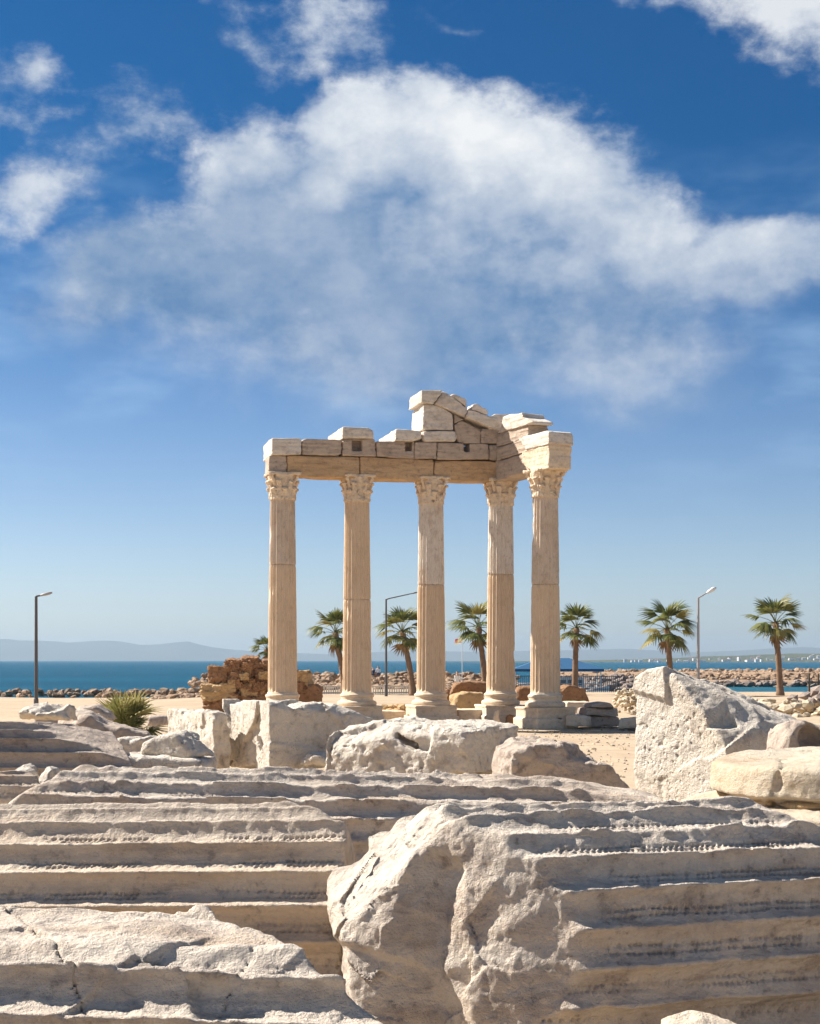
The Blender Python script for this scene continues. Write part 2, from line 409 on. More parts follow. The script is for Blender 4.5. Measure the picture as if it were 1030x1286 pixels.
# ------------------------------------------------------------------ materials
MATS = {}
def newmat(name):
    m = bpy.data.materials.new(name); m.use_nodes = True; nt = m.node_tree
    b = nt.nodes['Principled BSDF']; MATS[name] = m
    return m, nt, b
def pos(nt): return nt.nodes.new('ShaderNodeNewGeometry').outputs['Position']
def bump(nt, b, h, strength=0.5, dist=0.02):
    n = nt.nodes.new('ShaderNodeBump'); n.inputs['Strength'].default_value = strength; n.inputs['Distance'].default_value = dist
    nt.links.new(h.v, n.inputs['Height']); nt.links.new(n.outputs[0], b.inputs['Normal'])
def stone_mat(name, light, tan, grey, stain=0.5, stretch=(1,1,1), sc=1.0, bs=0.6, bd=0.02, speck=0.5, band=0.0, island=0.0, pit=0.0, rust=0.0, patina=0.0):
    m, nt, b = newmat(name); p = pos(nt); q = vscale(nt, p, tuple(s*sc for s in stretch))
    n1 = noise(nt, q, 0.9, 6, 0.6, 0.4); n2 = noise(nt, q, 4.5, 8, 0.62, 0.3); n3 = noise(nt, p, 38*sc, 6, 0.65)
    n4 = noise(nt, p, 9*sc, 5, 0.6)
    c = mixc(nt, (n1-0.5+stain*0.35+(n2-0.5)*0.6).step(0.0, 0.42), light, tan)
    c = mixc(nt, (n2-0.48+(n4-0.5)*0.5).step(0.0, 0.3)*0.7, c, grey)
    if band:
        bn = noise(nt, vscale(nt, p, (1.2*sc, 1.2*sc, 5*sc)), 1.3, 7, 0.68)
        c = mixc(nt, (bn-0.47).step(0.0, 0.25)*band, c, tuple(v*0.55 for v in tan))
    if rust:
        c = mixc(nt, (noise(nt, q, 1.7, 5, 0.6)-0.52).step(0.0, 0.2)*rust, c, (0.42, 0.22, 0.08))
    if patina:                                # grey weathering crust in streaks along the bedding
        n5 = noise(nt, vscale(nt, p, tuple(v*sc*1.6 for v in stretch)), 1.6, 8, 0.7, 0.5)
        c = mixc(nt, (n5*0.75+n4*0.25-0.47).step(0.0, 0.16)*patina, c, (0.30, 0.235, 0.195))
        c = mixc(nt, (noise(nt, q, 7.0, 7, 0.7)-0.57).step(0.0, 0.1)*patina*0.8, c, (0.17, 0.15, 0.14))
    c = mixc(nt, (n4*0.6+n3*0.4-0.54).step(0.0, 0.12)*speck, c, tuple(v*0.42 for v in grey))
    c = mixc(nt, 1.0, c, mixc(nt, n3, (0.80, 0.79, 0.78), (1.12, 1.11, 1.10)), 'MULTIPLY')
    if island:
        g = nt.nodes.new('ShaderNodeNewGeometry'); r = X(nt, g.outputs['Random Per Island'])
        c = mixc(nt, 1.0, c, mixc(nt, r, (1-island,)*3, (1+island,)*3), 'MULTIPLY')
    nt.links.new(c, b.inputs['Base Color']); b.inputs['Roughness'].default_value = 0.85
    b.inputs['Specular IOR Level'].default_value = 0.25
    hgt = n2*0.55+n4*0.5+n3*0.45+noise(nt, p, 110*sc, 4, 0.6)*0.18
    if pit:
        dv, _ = voro(nt, p, 17*sc); hgt = hgt-(0.34-dv).step(0.0, 0.2)*pit*(noise(nt, p, 4*sc, 3)-0.4).step(0, 0.2)
    bump(nt, b, hgt, bs, bd)
    return m
stone_mat('marble', (0.70,0.585,0.445), (0.54,0.40,0.27), (0.42,0.345,0.28), 0.25, (0.5,1.6,1.6), 1.0, 0.9, 0.045, 0.5, rust=0.2, patina=0.4)
stone_mat('marble_front', (0.70,0.61,0.50), (0.54,0.425,0.325), (0.40,0.34,0.295), 0.2, (0.35,1.8,1.8), 1.3, 0.9, 0.045, 0.6, rust=0.3, patina=0.42)
stone_mat('marble_warm', (0.62,0.525,0.415), (0.53,0.405,0.285), (0.39,0.325,0.27), 0.35, (0.25,2.0,2.0), 1.2, 0.8, 0.035, 0.5, rust=0.35, patina=0.35)
stone_mat('marble_white', (0.70,0.625,0.52), (0.60,0.50,0.38), (0.48,0.415,0.345), 0.08, (1,1,1), 1.0, 1.0, 0.05, 0.45, pit=0.25, patina=0.25)
stone_mat('marble_grey', (0.53,0.44,0.355), (0.45,0.345,0.265), (0.33,0.275,0.235), 0.3, (0.4,1.5,1.8), 1.0, 0.95, 0.05, 0.6, patina=0.5)
stone_mat('marble_step', (0.55,0.475,0.365), (0.49,0.39,0.265), (0.40,0.33,0.24), 0.25, (0.6,0.6,2.2), 1.2, 0.9, 0.03, 0.5, rust=0.4)
stone_mat('old_shaft', (0.66,0.54,0.42), (0.56,0.425,0.30), (0.42,0.335,0.265), 0.35, (1,1,0.7), 0.9, 0.35, 0.02, 0.35)
stone_mat('pale_shaft', (0.74,0.655,0.55), (0.62,0.48,0.345), (0.47,0.38,0.31), 0.3, (1,1,0.7), 0.9, 0.35, 0.02, 0.35)
stone_mat('new_shaft', (0.71,0.545,0.375), (0.655,0.485,0.32), (0.57,0.42,0.285), 0.35, (1,1,0.6), 0.7, 0.4, 0.02, 0.25)
stone_mat('temple_base', (0.72,0.59,0.43), (0.60,0.45,0.30), (0.47,0.37,0.28), 0.3, (1,1,2), 0.9, 0.5, 0.02, 0.3)
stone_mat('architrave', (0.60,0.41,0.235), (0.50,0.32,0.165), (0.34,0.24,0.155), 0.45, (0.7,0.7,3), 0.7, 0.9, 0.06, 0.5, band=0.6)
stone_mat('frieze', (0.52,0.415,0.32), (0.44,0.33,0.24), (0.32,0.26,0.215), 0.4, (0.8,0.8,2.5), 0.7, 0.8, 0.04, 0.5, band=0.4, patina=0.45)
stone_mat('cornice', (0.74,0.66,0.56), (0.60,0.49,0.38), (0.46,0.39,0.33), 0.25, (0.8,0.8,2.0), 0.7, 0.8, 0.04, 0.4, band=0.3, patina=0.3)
stone_mat('capital_stone', (0.72,0.585,0.43), (0.62,0.47,0.31), (0.48,0.37,0.27), 0.3, (1,1,1), 1.2, 0.7, 0.03, 0.35)
stone_mat('brown_stone', (0.35,0.20,0.105), (0.29,0.15,0.07), (0.18,0.105,0.06), 0.4, (1,1,1.4), 0.8, 1.0, 0.08, 0.7)
stone_mat('ochre_stone', (0.52,0.36,0.19), (0.44,0.285,0.13), (0.31,0.20,0.11), 0.3, (1,1,1.4), 0.8, 0.9, 0.06, 0.5)
stone_mat('rubble', (0.36,0.25,0.16), (0.29,0.185,0.115), (0.19,0.125,0.085), 0.4, (1,1,1), 0.6, 0.9, 0.08, 0.5, island=0.35)
stone_mat('pale_rubble', (0.62,0.52,0.37), (0.52,0.41,0.27), (0.38,0.31,0.23), 0.3, (1,1,1), 0.8, 0.9, 0.06, 0.4, island=0.25)
stone_mat('dark_rubble', (0.27,0.215,0.18), (0.22,0.165,0.135), (0.14,0.115,0.105), 0.4, (1,1,1), 0.6, 0.9, 0.08, 0.5, island=0.4)
stone_mat('pebble', (0.60,0.48,0.35), (0.48,0.36,0.25), (0.36,0.28,0.21), 0.4, (1,1,1), 2.0, 0.6, 0.01, 0.3, island=0.3)

def sand_mat():
    m, nt, b = newmat('sand'); p = pos(nt)
    n1 = noise(nt, p, 0.25, 5, 0.6); n2 = noise(nt, p, 3.0, 7, 0.65); n3 = noise(nt, p, 45, 5, 0.7)
    c = mixc(nt, (n1-0.35).step(0, 0.3), (0.42,0.32,0.215), (0.495,0.385,0.265))
    c = mixc(nt, (n2-0.5).step(0, 0.22)*0.5, c, (0.42,0.295,0.185))
    dv, _ = voro(nt, p, 14.0); dv2, _ = voro(nt, p, 45.0)
    c = mixc(nt, (noise(nt, p, 0.9, 6, 0.65)-0.5).step(0, 0.15)*0.45, c, (0.36,0.25,0.16))
    c = mixc(nt, (0.22-dv).step(0, 0.12)*0.5, c, (0.62,0.51,0.39))
    c = mixc(nt, 1.0, c, mixc(nt, n3, (0.82,)*3, (1.12,)*3), 'MULTIPLY')
    nt.links.new(c, b.inputs['Base Color']); b.inputs['Roughness'].default_value = 0.95; b.inputs['Specular IOR Level'].default_value = 0.1
    bump(nt, b, n2*0.8+n3*0.3+(0.3-dv).step(0, 0.25)*0.5+(0.3-dv2).step(0,0.2)*0.2, 0.6, 0.04)
sand_mat()
def sea_mat(name, deep, shallow, spec):
    m, nt, b = newmat(name); p = pos(nt)
    big = noise(nt, vscale(nt, p, (0.004,0.02,0)), 1.0, 5, 0.6); w1 = noise(nt, vscale(nt, p, (0.10,0.30,0)), 1.0, 6, 0.62); w2 = noise(nt, vscale(nt, p, (0.5,1.1,0)), 1.0, 5, 0.6)
    c = mixc(nt, (big*0.6+w1*0.4-0.4).step(0, 0.25), deep, shallow)
    c = mixc(nt, (w1*0.5+w2*0.5-0.63).step(0, 0.06)*0.25, c, (0.40,0.52,0.58))      # small white caps
    nt.links.new(c, b.inputs['Base Color']); b.inputs['Roughness'].default_value = 0.28
    b.inputs['IOR'].default_value = 1.33; b.inputs['Specular IOR Level'].default_value = spec
    bump(nt, b, w1*2.2+w2*0.8, 1.0, 0.9)
sea_mat('sea_water', (0.0005,0.055,0.105), (0.001,0.10,0.16), 0.008)
sea_mat('harbour_water', (0.008,0.09,0.13), (0.012,0.13,0.18), 0.06)
def plain(name, c, rough=0.6, metal=0.0, var=0.15, sc=6.0, spec=0.4, bs=0.0):
    m, nt, b = newmat(name); n = noise(nt, pos(nt), sc, 5, 0.6)
    k = mixc(nt, n, tuple(v*(1-var) for v in c), tuple(min(1, v*(1+var)) for v in c))
    nt.links.new(k, b.inputs['Base Color']); b.inputs['Roughness'].default_value = rough; b.inputs['Metallic'].default_value = metal
    b.inputs['Specular IOR Level'].default_value = spec
    if bs: bump(nt, b, n, bs, 0.05)
    return m
plain('pole_dark', (0.10,0.09,0.085), 0.5); plain('pole_grey', (0.36,0.34,0.33), 0.45); plain('lamp_white', (0.70,0.70,0.70), 0.4)
plain('trunk', (0.23,0.145,0.09), 0.9, 0, 0.5, 4.0, 0.1, 0.8); plain('dead_frond', (0.38,0.235,0.10), 0.85, 0, 0.35, 3.0, 0.1)
plain('canvas_blue', (0.02,0.10,0.21), 0.8, 0, 0.1); plain('boat_white', (0.80,0.80,0.79), 0.4); plain('boat_dark', (0.08,0.13,0.17), 0.4)
plain('fence_metal', (0.06,0.08,0.11), 0.5); plain('fence_white', (0.66,0.60,0.52), 0.7); plain('red_cloth', (0.60,0.03,0.04), 0.8); plain('white_cloth', (0.78,0.77,0.75), 0.8)
plain('skin', (0.45,0.28,0.19), 0.6); plain('dark_cloth', (0.03,0.04,0.09), 0.8); plain('hair', (0.03,0.02,0.015), 0.7)
plain('house_white', (0.75,0.73,0.70), 0.7); plain('house_tan', (0.55,0.45,0.36), 0.7); plain('roof_red', (0.40,0.17,0.10), 0.8)
plain('far_land', (0.075,0.085,0.05), 1.0, 0, 0.4, 0.01, 0.05); plain('mountain', (0.10,0.11,0.10), 1.0, 0, 0.3, 0.002, 0.05); plain('orange_paint', (0.55,0.12,0.04), 0.5)
def leaf_mat(name, a, b2, c2):
    m, nt, b = newmat(name); n = noise(nt, pos(nt), 2.5, 4, 0.6)
    g = nt.nodes.new('ShaderNodeNewGeometry'); r = X(nt, g.outputs['Random Per Island']); oi = nt.nodes.new('ShaderNodeObjectInfo'); orr = X(nt, oi.outputs['Random'])
    k = mixc(nt, (n*0.5+r*0.5-0.35).step(0, 0.4), a, b2); k = mixc(nt, (orr-0.68).step(0, 0.3)*0.7, k, c2)
    nt.links.new(k, b.inputs['Base Color']); b.inputs['Roughness'].default_value = 0.5; b.inputs['Specular IOR Level'].default_value = 0.35
    tr = nt.nodes.new('ShaderNodeBsdfTranslucent'); nt.links.new(k, tr.inputs[0]); mx = nt.nodes.new('ShaderNodeMixShader'); mx.inputs[0].default_value = 0.25
    nt.links.new(b.outputs[0], mx.inputs[1]); nt.links.new(tr.outputs[0], mx.inputs[2]); nt.links.new(mx.outputs[0], nt.nodes['Material Output'].inputs[0])
leaf_mat('palm_leaf', (0.07,0.09,0.02), (0.20,0.205,0.05), (0.36,0.28,0.08))
leaf_mat('bush_leaf', (0.16,0.16,0.045), (0.33,0.31,0.10), (0.44,0.37,0.16))
leaf_mat('dry_grass', (0.26,0.19,0.08), (0.34,0.26,0.12), (0.20,0.17,0.06))

# ------------------------------------------------------------------ setting
def ground_z(x, y):
    """terrain height"""
    x = np.asarray(x, float); y = np.asarray(y, float)
    z = np.interp(y, [-30, 12, 21, 31, 44, 56, 120, 140], [0.85, 0.85, 0.72, 0.46, 0.16, 0.0, 0.0, -0.1])
    left = 1/(1+np.exp((x+16)/3.0))
    z = z+left*np.interp(y, [45, 75, 130, 172, 190, 230], [0.0, -0.02, -0.75, -1.35, -1.9, -4.0])
    right = 1-left
    zr = np.interp(y, [138, 150, 176, 186, 200], [0.0, 0.0, 0.0, -1.5, -4.0])*right
    z = z+zr
    hb = 1/(1+np.exp(-(x-13.0)/0.6))          # harbour basin on the right
    z = z+hb*np.interp(y, [134, 138, 150], [0, -2.6, -4.0])
    z = z+0.10*fbm(x, y, x*0, 0.12, 3, 2)*np.clip((y-10)/30, 0, 1)+0.025*fbm(x, y, x*0, 0.6, 3, 5)
    return z
def terrain():
    ys = np.concatenate([np.arange(-14, 30, 0.4), np.arange(30, 75, 0.7), np.arange(75, 240, 2.0)])
    xs = np.concatenate([np.arange(-170, -26, 6.0), np.arange(-26, 26, 0.5), np.arange(26, 176, 6.0)])
    xx, yy = np.meshgrid(xs, ys, indexing='ij'); zz = ground_z(xx, yy)
    V = np.stack([xx, yy, zz], -1).reshape(-1, 3); n, m = xx.shape
    i = np.arange(n-1)[:,None]*m+np.arange(m-1)[None,:]; i = i.ravel()
    Q = np.stack([i, i+m, i+m+1, i+1], 1)
    tag(link('ground', npmesh('ground', V, Q), mat=MATS['sand']), kind='structure')
terrain()
SEA = -1.5
def flat(name, x0, x1, y0, y1, z, mat):
    o = link(name, pymesh(name, [(x0,y0,z),(x1,y0,z),(x1,y1,z),(x0,y1,z)], [(0,1,2,3)]), mat=MATS[mat]); tag(o, kind='structure'); return o
flat('sea', -9000, 9000, 128, 13500, SEA, 'sea_water')
flat('harbour_water', 12, 240, 130, 252, SEA+0.004, 'harbour_water')
def ridge(name, prof, D, depth, mat, seed):
    """a land mass whose skyline follows prof (px, py) at nominal depth D"""
    px = np.linspace(prof[0][0], prof[-1][0], 160); py = np.interp(px, [q[0] for q in prof], [q[1] for q in prof])
    sc = KY*D/F; rows = []
    for t, f in ((-0.5, 0.0), (-0.25, 0.45), (0.0, 1.0), (0.3, 0.7), (0.6, 0.0)):
        yy = KY*D+t*depth+np.zeros_like(px); xx = (px-515)*sc
        hh = (829-py)*sc*f*(1 + (0.16*fbm(px*0.05, px*0+t*3, px*0, 1.0, 4, seed) if f < 1 else 0.05*fbm(px*0.15, px*0, px*0, 1.0, 3, seed)))
        rows.append(np.stack([xx, yy, hh+SEA-(2 if f == 0 else 0)], 1))
    V = np.concatenate(rows); n = len(px); i = (np.arange(4)[:,None]*n+np.arange(n-1)[None,:]).ravel()
    Q = np.stack([i, i+1, i+n+1, i+n], 1)
    tag(link(name, npmesh(name, V, Q), mat=MATS[mat]), kind='structure')
ridge('mountains', [(-700,812),(-400,803),(-150,806),(-40,800),(20,803),(90,806),(140,803),(180,810),(235,805),(270,813),(330,818),(420,821),(520,816),(600,818),(700,816),(790,814),(860,819),(930,816),(1000,812),(1100,815),(1300,806),(1700,818)], 9000, 1200, 'mountain', 3)
ridge('far_coast', [(560,828.5),(700,827.5),(780,826),(850,824),(880,822),(930,821),(960,819.5),(1000,818),(1040,819),(1120,816),(1300,818),(1700,828)], 2700, 700, 'far_land', 8)

# ------------------------------------------------------------------ the temple
def plane_uz(px, py, p0, psi):
    """where the sight line of a photo pixel meets the upright plane through p0 that runs along psi: (u, z)"""
    e = np.array([math.cos(psi), math.sin(psi)]); n = np.array([math.sin(psi), -math.cos(psi)])
    d = np.array([(px-515)/F, 1.0]); t = n.dot(p0)/n.dot(d)
    return float((d*t-p0).dot(e)), float(CAMZ+(829-py)/F*t)
COLS = [(355, 49.1), (448.5, 49.7), (541.5, 50.25), (629, 50.8), (685, 48.3)]
CPOS = [np.array([(px-515)/F*KY*D, KY*D]) for px, D in COLS]
FY = math.atan2(CPOS[3][1]-CPOS[0][1], CPOS[3][0]-CPOS[0][0])      # heading of the facade
RY = math.atan2(CPOS[4][1]-CPOS[3][1], CPOS[4][0]-CPOS[3][0])      # heading of the return
temple = empty('temple_ruin', (CPOS[0][0], CPOS[0][1], 0), FY)
tag(temple, 'marble temple ruin of five fluted columns carrying broken entablature and pediment corner', 'temple')
TI = Matrix.Translation((CPOS[0][0], CPOS[0][1], 0)) @ Matrix.Rotation(FY, 4, 'Z')
TINV = TI.inverted()
def to_temple(x, y, z=0.0): return TINV @ Vector((x, y, z))

def shaft_mesh(name, z0, z1, za, zb, r0, r1, nf, depth, wear, seed, rings):
    ns = nf*8; th = np.linspace(0, 2*np.pi, ns, endpoint=False); zz = np.linspace(z0, z1, rings)
    T, Z = np.meshgrid(th, zz, indexing='ij')
    t = (Z-za)/(zb-za); rad = r0+(r1-r0)*(t**1.35)
    s = T*nf/(2*np.pi); s = s-np.floor(s)-0.5
    d = depth*np.sqrt(np.clip(1-(s/0.40)**2, 0, 1))
    edge = np.clip(np.minimum(Z-za, zb-Z)/0.12, 0, 1); d = d*np.sqrt(edge)
    x, y = np.cos(T)*0.5, np.sin(T)*0.5
    w = fbm(x, y, Z*0.5, 2.4, 4, seed); lost = np.clip((w-0.30+wear)*3, 0, 1)
    d = np.maximum(d*(1-0.5*lost), lost*depth*1.0)+0.004*fbm(x, y, Z, 5, 4, seed+2)
    d = d+np.clip(fbm(x, y, Z, 4.5, 3, seed+7)-0.28, 0, 1)*0.05
    crk = np.abs(Z-z1 if z1 < zb-0.3 else Z-z0) < 0.03                 # the joint between drums
    rr = rad-d-0.02*crk
    V = np.stack([rr*np.cos(T), rr*np.sin(T), Z], -1).reshape(-1, 3)
    i = np.arange(ns)[:,None]; j = np.arange(rings-1)[None,:]
    a = (i*rings+j).ravel(); b = (((i+1) % ns)*rings+j).ravel()
    Q = np.stack([a, b, b+1, a+1], 1)
    for jj, zc in ((0, z0), (rings-1, z1)):                           # caps
        V = np.concatenate([V, [[0, 0, zc]]]); c = len(V)-1
        k = np.arange(ns); k2 = (k+1) % ns; A = k*rings+jj; B = k2*rings+jj
        q = np.stack([A, np.full(ns, c), np.full(ns, c), B], 1) if jj else np.stack([B, np.full(ns, c), np.full(ns, c), A], 1)
        V, Q = V, np.concatenate([Q, q[:, [0,1,3,3]]])
    return npmesh(name, V, Q)
def capital_fn(seed):
    def cap(x, y, z, a, b, ra):
        a = np.array(a); b = np.array(b); d = b-a; L = d.dot(d)
        t = np.clip(((x-a[0])*d[0]+(y-a[1])*d[1]+(z-a[2])*d[2])/L, 0, 1)
        return np.sqrt((x-a[0]-t*d[0])**2+(y-a[1]-t*d[1])**2+(z-a[2]-t*d[2])**2)-ra
    def fn(x, y, z, det):
        r = np.hypot(x, y)
        tz = np.clip(z, 0, 0.9)
        bell = np.maximum(r-(0.455+0.15*(tz/0.9)**2.0), np.abs(z-0.45)-0.45)
        s = smin(bell, np.maximum(np.hypot(np.maximum(r-0.47, 0), z-0.03)-0.045, r-0.52), 0.02)
        if not det: 
            s = np.minimum(s, np.maximum(r-(0.56+0.3*np.clip(z, 0, 1)), np.abs(z-0.45)-0.45))
        else:
            for row, (zt, rb, rt, nl) in enumerate(((0.40, 0.455, 0.55, 8), (0.68, 0.47, 0.60, 8))):
                for k in range(nl):
                    g = 2*math.pi*(k+0.5*row)/nl; c, q = math.cos(g), math.sin(g)
                    rad = x*c+y*q; tan = -x*q+y*c
                    tt = np.clip(z/zt, 0, 1); rc = rb+(rt-rb)*tt**2
                    leaf = np.sqrt(((rad-rc)/0.045)**2+(tan/(0.15-0.05*tt))**2)-1
                    leaf = np.maximum(leaf*0.045, z-zt)
                    rib = 0.012*np.cos(tan*55)*(np.abs(tan) < 0.15)
                    leaf = leaf+rib
                    tip = np.sqrt((rad-rt-0.02)**2+(tan*0.55)**2+(z-zt+0.03)**2)-0.062
                    s = smin(s, smin(leaf, tip, 0.03), 0.02)
            for k in range(4):
                g = math.pi/4+k*math.pi/2; c, q = math.cos(g), math.sin(g)
                s = smin(s, cap(x, y, z, (0.5*c, 0.5*q, 0.55), (0.69*c, 0.69*q, 0.86), 0.06), 0.03)
                s = smin(s, np.sqrt((x-0.70*c)**2+(y-0.70*q)**2+((z-0.82)*1.0)**2)-0.08, 0.03)
        m = np.minimum(np.abs(x), np.abs(y)); M = np.maximum(np.abs(x), np.abs(y))
        aba = np.maximum(M-(0.575+0.11*(m/0.7)**2), np.abs(z-0.95)-0.055)
        aba = np.maximum(aba, (np.abs(x)+np.abs(y))-1.22)
        s = smin(s, aba, 0.02)
        if det:
            s = s+0.018*fbm(x, y, z, 5, 4, seed)+0.032*fbm(x, y, z, 13, 3, seed+3)+np.clip(fbm(x, y, z, 3, 3, seed+5)-0.2, 0, 1)*0.14
        return s
    return fn
CAPM = [sdf_mesh('capital', capital_fn(s), (-0.98,-0.98,-0.02), (0.98,0.98,1.02), 0.026, band=0.3) for s in (1, 17, 31)]
def lathe(name, prof, n=64, amp=0.006, seed=0):
    pr = np.array(prof); th = np.linspace(0, 2*np.pi, n, endpoint=False)
    Rr = pr[:,0][None,:]+0*th[:,None]; Z = pr[:,1][None,:]+0*th[:,None]
    x, y = np.cos(th)[:,None]*Rr, np.sin(th)[:,None]*Rr
    k = 1+amp*fbm(x, y, Z, 4, 4, seed)/np.maximum(Rr, 0.1)*1.5
    V = np.stack([x*k, y*k, Z], -1).reshape(-1, 3); m = len(pr)
    i = np.arange(n)[:,None]; j = np.arange(m-1)[None,:]; a = (i*m+j).ravel(); b = (((i+1) % n)*m+j).ravel()
    return npmesh(name, V, np.stack([a, b, b+1, a+1], 1))
bp = [(0.0,0.0),(0.74,0.0)]
bp += [(0.70+0.07*math.cos(a), 0.10+0.10*math.sin(a)) for a in np.linspace(-1.4, 1.5, 9)]
bp += [(0.655,0.215),(0.625,0.26),(0.625,0.31),(0.645,0.345)]
bp += [(0.62+0.05*math.cos(a), 0.415+0.065*math.sin(a)) for a in np.linspace(-1.3, 1.4, 8)]
bp += [(0.60,0.49),(0.585,0.53),(0.575,0.56),(0.0,0.56)]
BASEM = lathe('column_base', bp)
PED = 0.82
JOINT = [4.95+1.3, 4.95, 5.55, 6.0, 5.45]       # height where the restored lower shaft meets the old drum
UPM = ['old_shaft', 'new_shaft', 'pale_shaft', 'pale_shaft', 'old_shaft']
def pedestal_mesh(seed):
    w = 0.88
    def fn(x, y, z, det):
        b = lambda hw, zc, hh: np.maximum(np.maximum(np.abs(x), np.abs(y))-hw, np.abs(z-zc)-hh)
        s = np.minimum(b(w-0.05, 0.62, 0.21), b(w+0.02, 0.20, 0.21))
        s = np.minimum(s, b(w-0.02, 0.775, 0.045))
        if det: s = s+0.02*fbm(x, y, z, 2.5, 4, seed)+np.clip(fbm(x, y, z, 1.6, 3, seed+4)-0.2, 0, 1)*0.12
        return s
    return sdf_mesh('pedestal', fn, (-0.92,-0.92,0), (0.92,0.92,0.82), 0.04)
for i, p in enumerate(CPOS):
    l = to_temple(p[0], p[1]); zs, zt = PED+0.54, 8.80; zj = JOINT[i]
    rz = 0.0 if i < 4 else RY+math.pi/2-FY
    col = link('column', shaft_mesh('column', zs, zj, zs, zt, 0.57, 0.48, 20, 0.06, 0.0, i+1, 46), temple, (l.x, l.y, 0), rz, MATS['new_shaft'])
    link('upper_drum', shaft_mesh('upper_drum', zj+0.012, zt, zs, zt, 0.57, 0.483, 20, 0.058, (0.0, -0.15, -0.03, -0.03, 0.02)[i], i+20, 60), col, mat=MATS[UPM[i]])
    c = link('capital', CAPM[i % 3], col, (0, 0, zt-0.005), 0.0, MATS['capital_stone'])
    link('column_base', BASEM, col, (0, 0, PED-0.01), 0, MATS['temple_base'])
    link('pedestal', pedestal_mesh(i), col, (0, 0, 0.0), 0, MATS['temple_base'])

def facade_block(name, outline, off, depth, mat, seed=0, plane='f', h=0.036, rough=0.022, rnd=0.008, cuts=(), strata=0.016, holes=()):
    """a block whose front outline is given in photo pixels on the facade (f) or return (r) plane moved off metres behind the column axis"""
    psi = FY if plane == 'f' else RY
    p0 = CPOS[0] if plane == 'f' else CPOS[3]
    nrm = np.array([-math.sin(psi), math.cos(psi)])
    q0 = p0+nrm*off
    uz = [plane_uz(a, b, q0, psi) for a, b in outline]
    u0 = min(q[0] for q in uz); z0 = min(q[1] for q in uz); u1 = max(q[0] for q in uz); z1 = max(q[1] for q in uz)
    pts = [(a-u0, b-z0) for a, b in uz]
    hol = [[(a-u0, b-z0) for a, b in (plane_uz(hx, hy, q0, psi) for hx, hy in hh)] for hh in holes]
    def extra(s, x, y, z, det):
        for hh in hol: s = np.maximum(s, -np.maximum(poly2d(hh, x, z), y-0.45))
        return s
    fn = block_sdf(pts, 0, depth, rnd, rough, 1.8, seed, list(cuts)+chip_planes(pts, 0, depth, seed, 5, 0.015, 0.10), 0.03, strata, extra=extra if hol else None)
    me = sdf_mesh(name, fn, (0, 0, 0), (u1-u0, depth, z1-z0), h)
    e = np.array([math.cos(psi), math.sin(psi)]); w = q0+e*u0
    l = to_temple(w[0], w[1]); return link(name, me, temple, (l.x, l.y, z0), psi-FY, MATS[mat])
def rect(a, b, c, d): return [(a, b), (c, b), (c, d), (a, d)]
# architrave
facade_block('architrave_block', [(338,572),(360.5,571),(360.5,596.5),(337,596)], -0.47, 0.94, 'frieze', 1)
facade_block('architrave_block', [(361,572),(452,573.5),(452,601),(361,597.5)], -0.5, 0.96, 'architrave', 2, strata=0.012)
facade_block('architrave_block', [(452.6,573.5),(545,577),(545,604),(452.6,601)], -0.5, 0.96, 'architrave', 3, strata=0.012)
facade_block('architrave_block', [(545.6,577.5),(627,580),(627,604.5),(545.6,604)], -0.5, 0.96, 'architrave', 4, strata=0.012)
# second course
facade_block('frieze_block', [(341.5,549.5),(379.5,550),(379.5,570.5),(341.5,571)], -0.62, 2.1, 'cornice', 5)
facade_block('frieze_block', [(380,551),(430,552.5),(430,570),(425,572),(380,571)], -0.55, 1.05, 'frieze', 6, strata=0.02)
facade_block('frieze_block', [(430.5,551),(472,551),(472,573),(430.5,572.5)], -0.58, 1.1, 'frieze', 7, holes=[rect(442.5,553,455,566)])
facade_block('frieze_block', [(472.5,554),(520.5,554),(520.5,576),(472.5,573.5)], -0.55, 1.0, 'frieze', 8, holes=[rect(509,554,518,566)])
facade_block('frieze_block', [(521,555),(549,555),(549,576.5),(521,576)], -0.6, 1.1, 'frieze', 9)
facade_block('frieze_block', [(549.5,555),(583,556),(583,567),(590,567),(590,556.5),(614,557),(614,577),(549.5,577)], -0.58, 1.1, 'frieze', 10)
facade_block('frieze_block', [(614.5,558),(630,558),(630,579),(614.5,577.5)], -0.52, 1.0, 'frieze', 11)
# cornice stones set on top
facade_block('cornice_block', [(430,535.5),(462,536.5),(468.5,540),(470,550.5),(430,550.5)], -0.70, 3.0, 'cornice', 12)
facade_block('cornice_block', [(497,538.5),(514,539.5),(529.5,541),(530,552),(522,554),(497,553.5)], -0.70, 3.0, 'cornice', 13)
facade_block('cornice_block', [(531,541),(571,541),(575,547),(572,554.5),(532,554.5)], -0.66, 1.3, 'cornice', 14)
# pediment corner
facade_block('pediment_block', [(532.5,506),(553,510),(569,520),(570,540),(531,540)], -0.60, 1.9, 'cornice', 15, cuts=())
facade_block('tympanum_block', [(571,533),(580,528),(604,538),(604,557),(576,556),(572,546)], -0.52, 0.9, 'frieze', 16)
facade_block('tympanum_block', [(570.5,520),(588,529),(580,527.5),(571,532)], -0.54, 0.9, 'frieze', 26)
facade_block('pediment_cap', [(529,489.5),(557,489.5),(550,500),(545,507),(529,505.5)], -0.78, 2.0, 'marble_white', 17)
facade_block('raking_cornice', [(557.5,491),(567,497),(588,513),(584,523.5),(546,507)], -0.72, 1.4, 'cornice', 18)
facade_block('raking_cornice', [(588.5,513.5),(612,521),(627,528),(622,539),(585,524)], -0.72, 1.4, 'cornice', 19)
facade_block('cornice_knob', [(566,495.5),(570,494),(586.5,502),(587,512),(568,497.5)], -0.70, 0.8, 'cornice', 20)
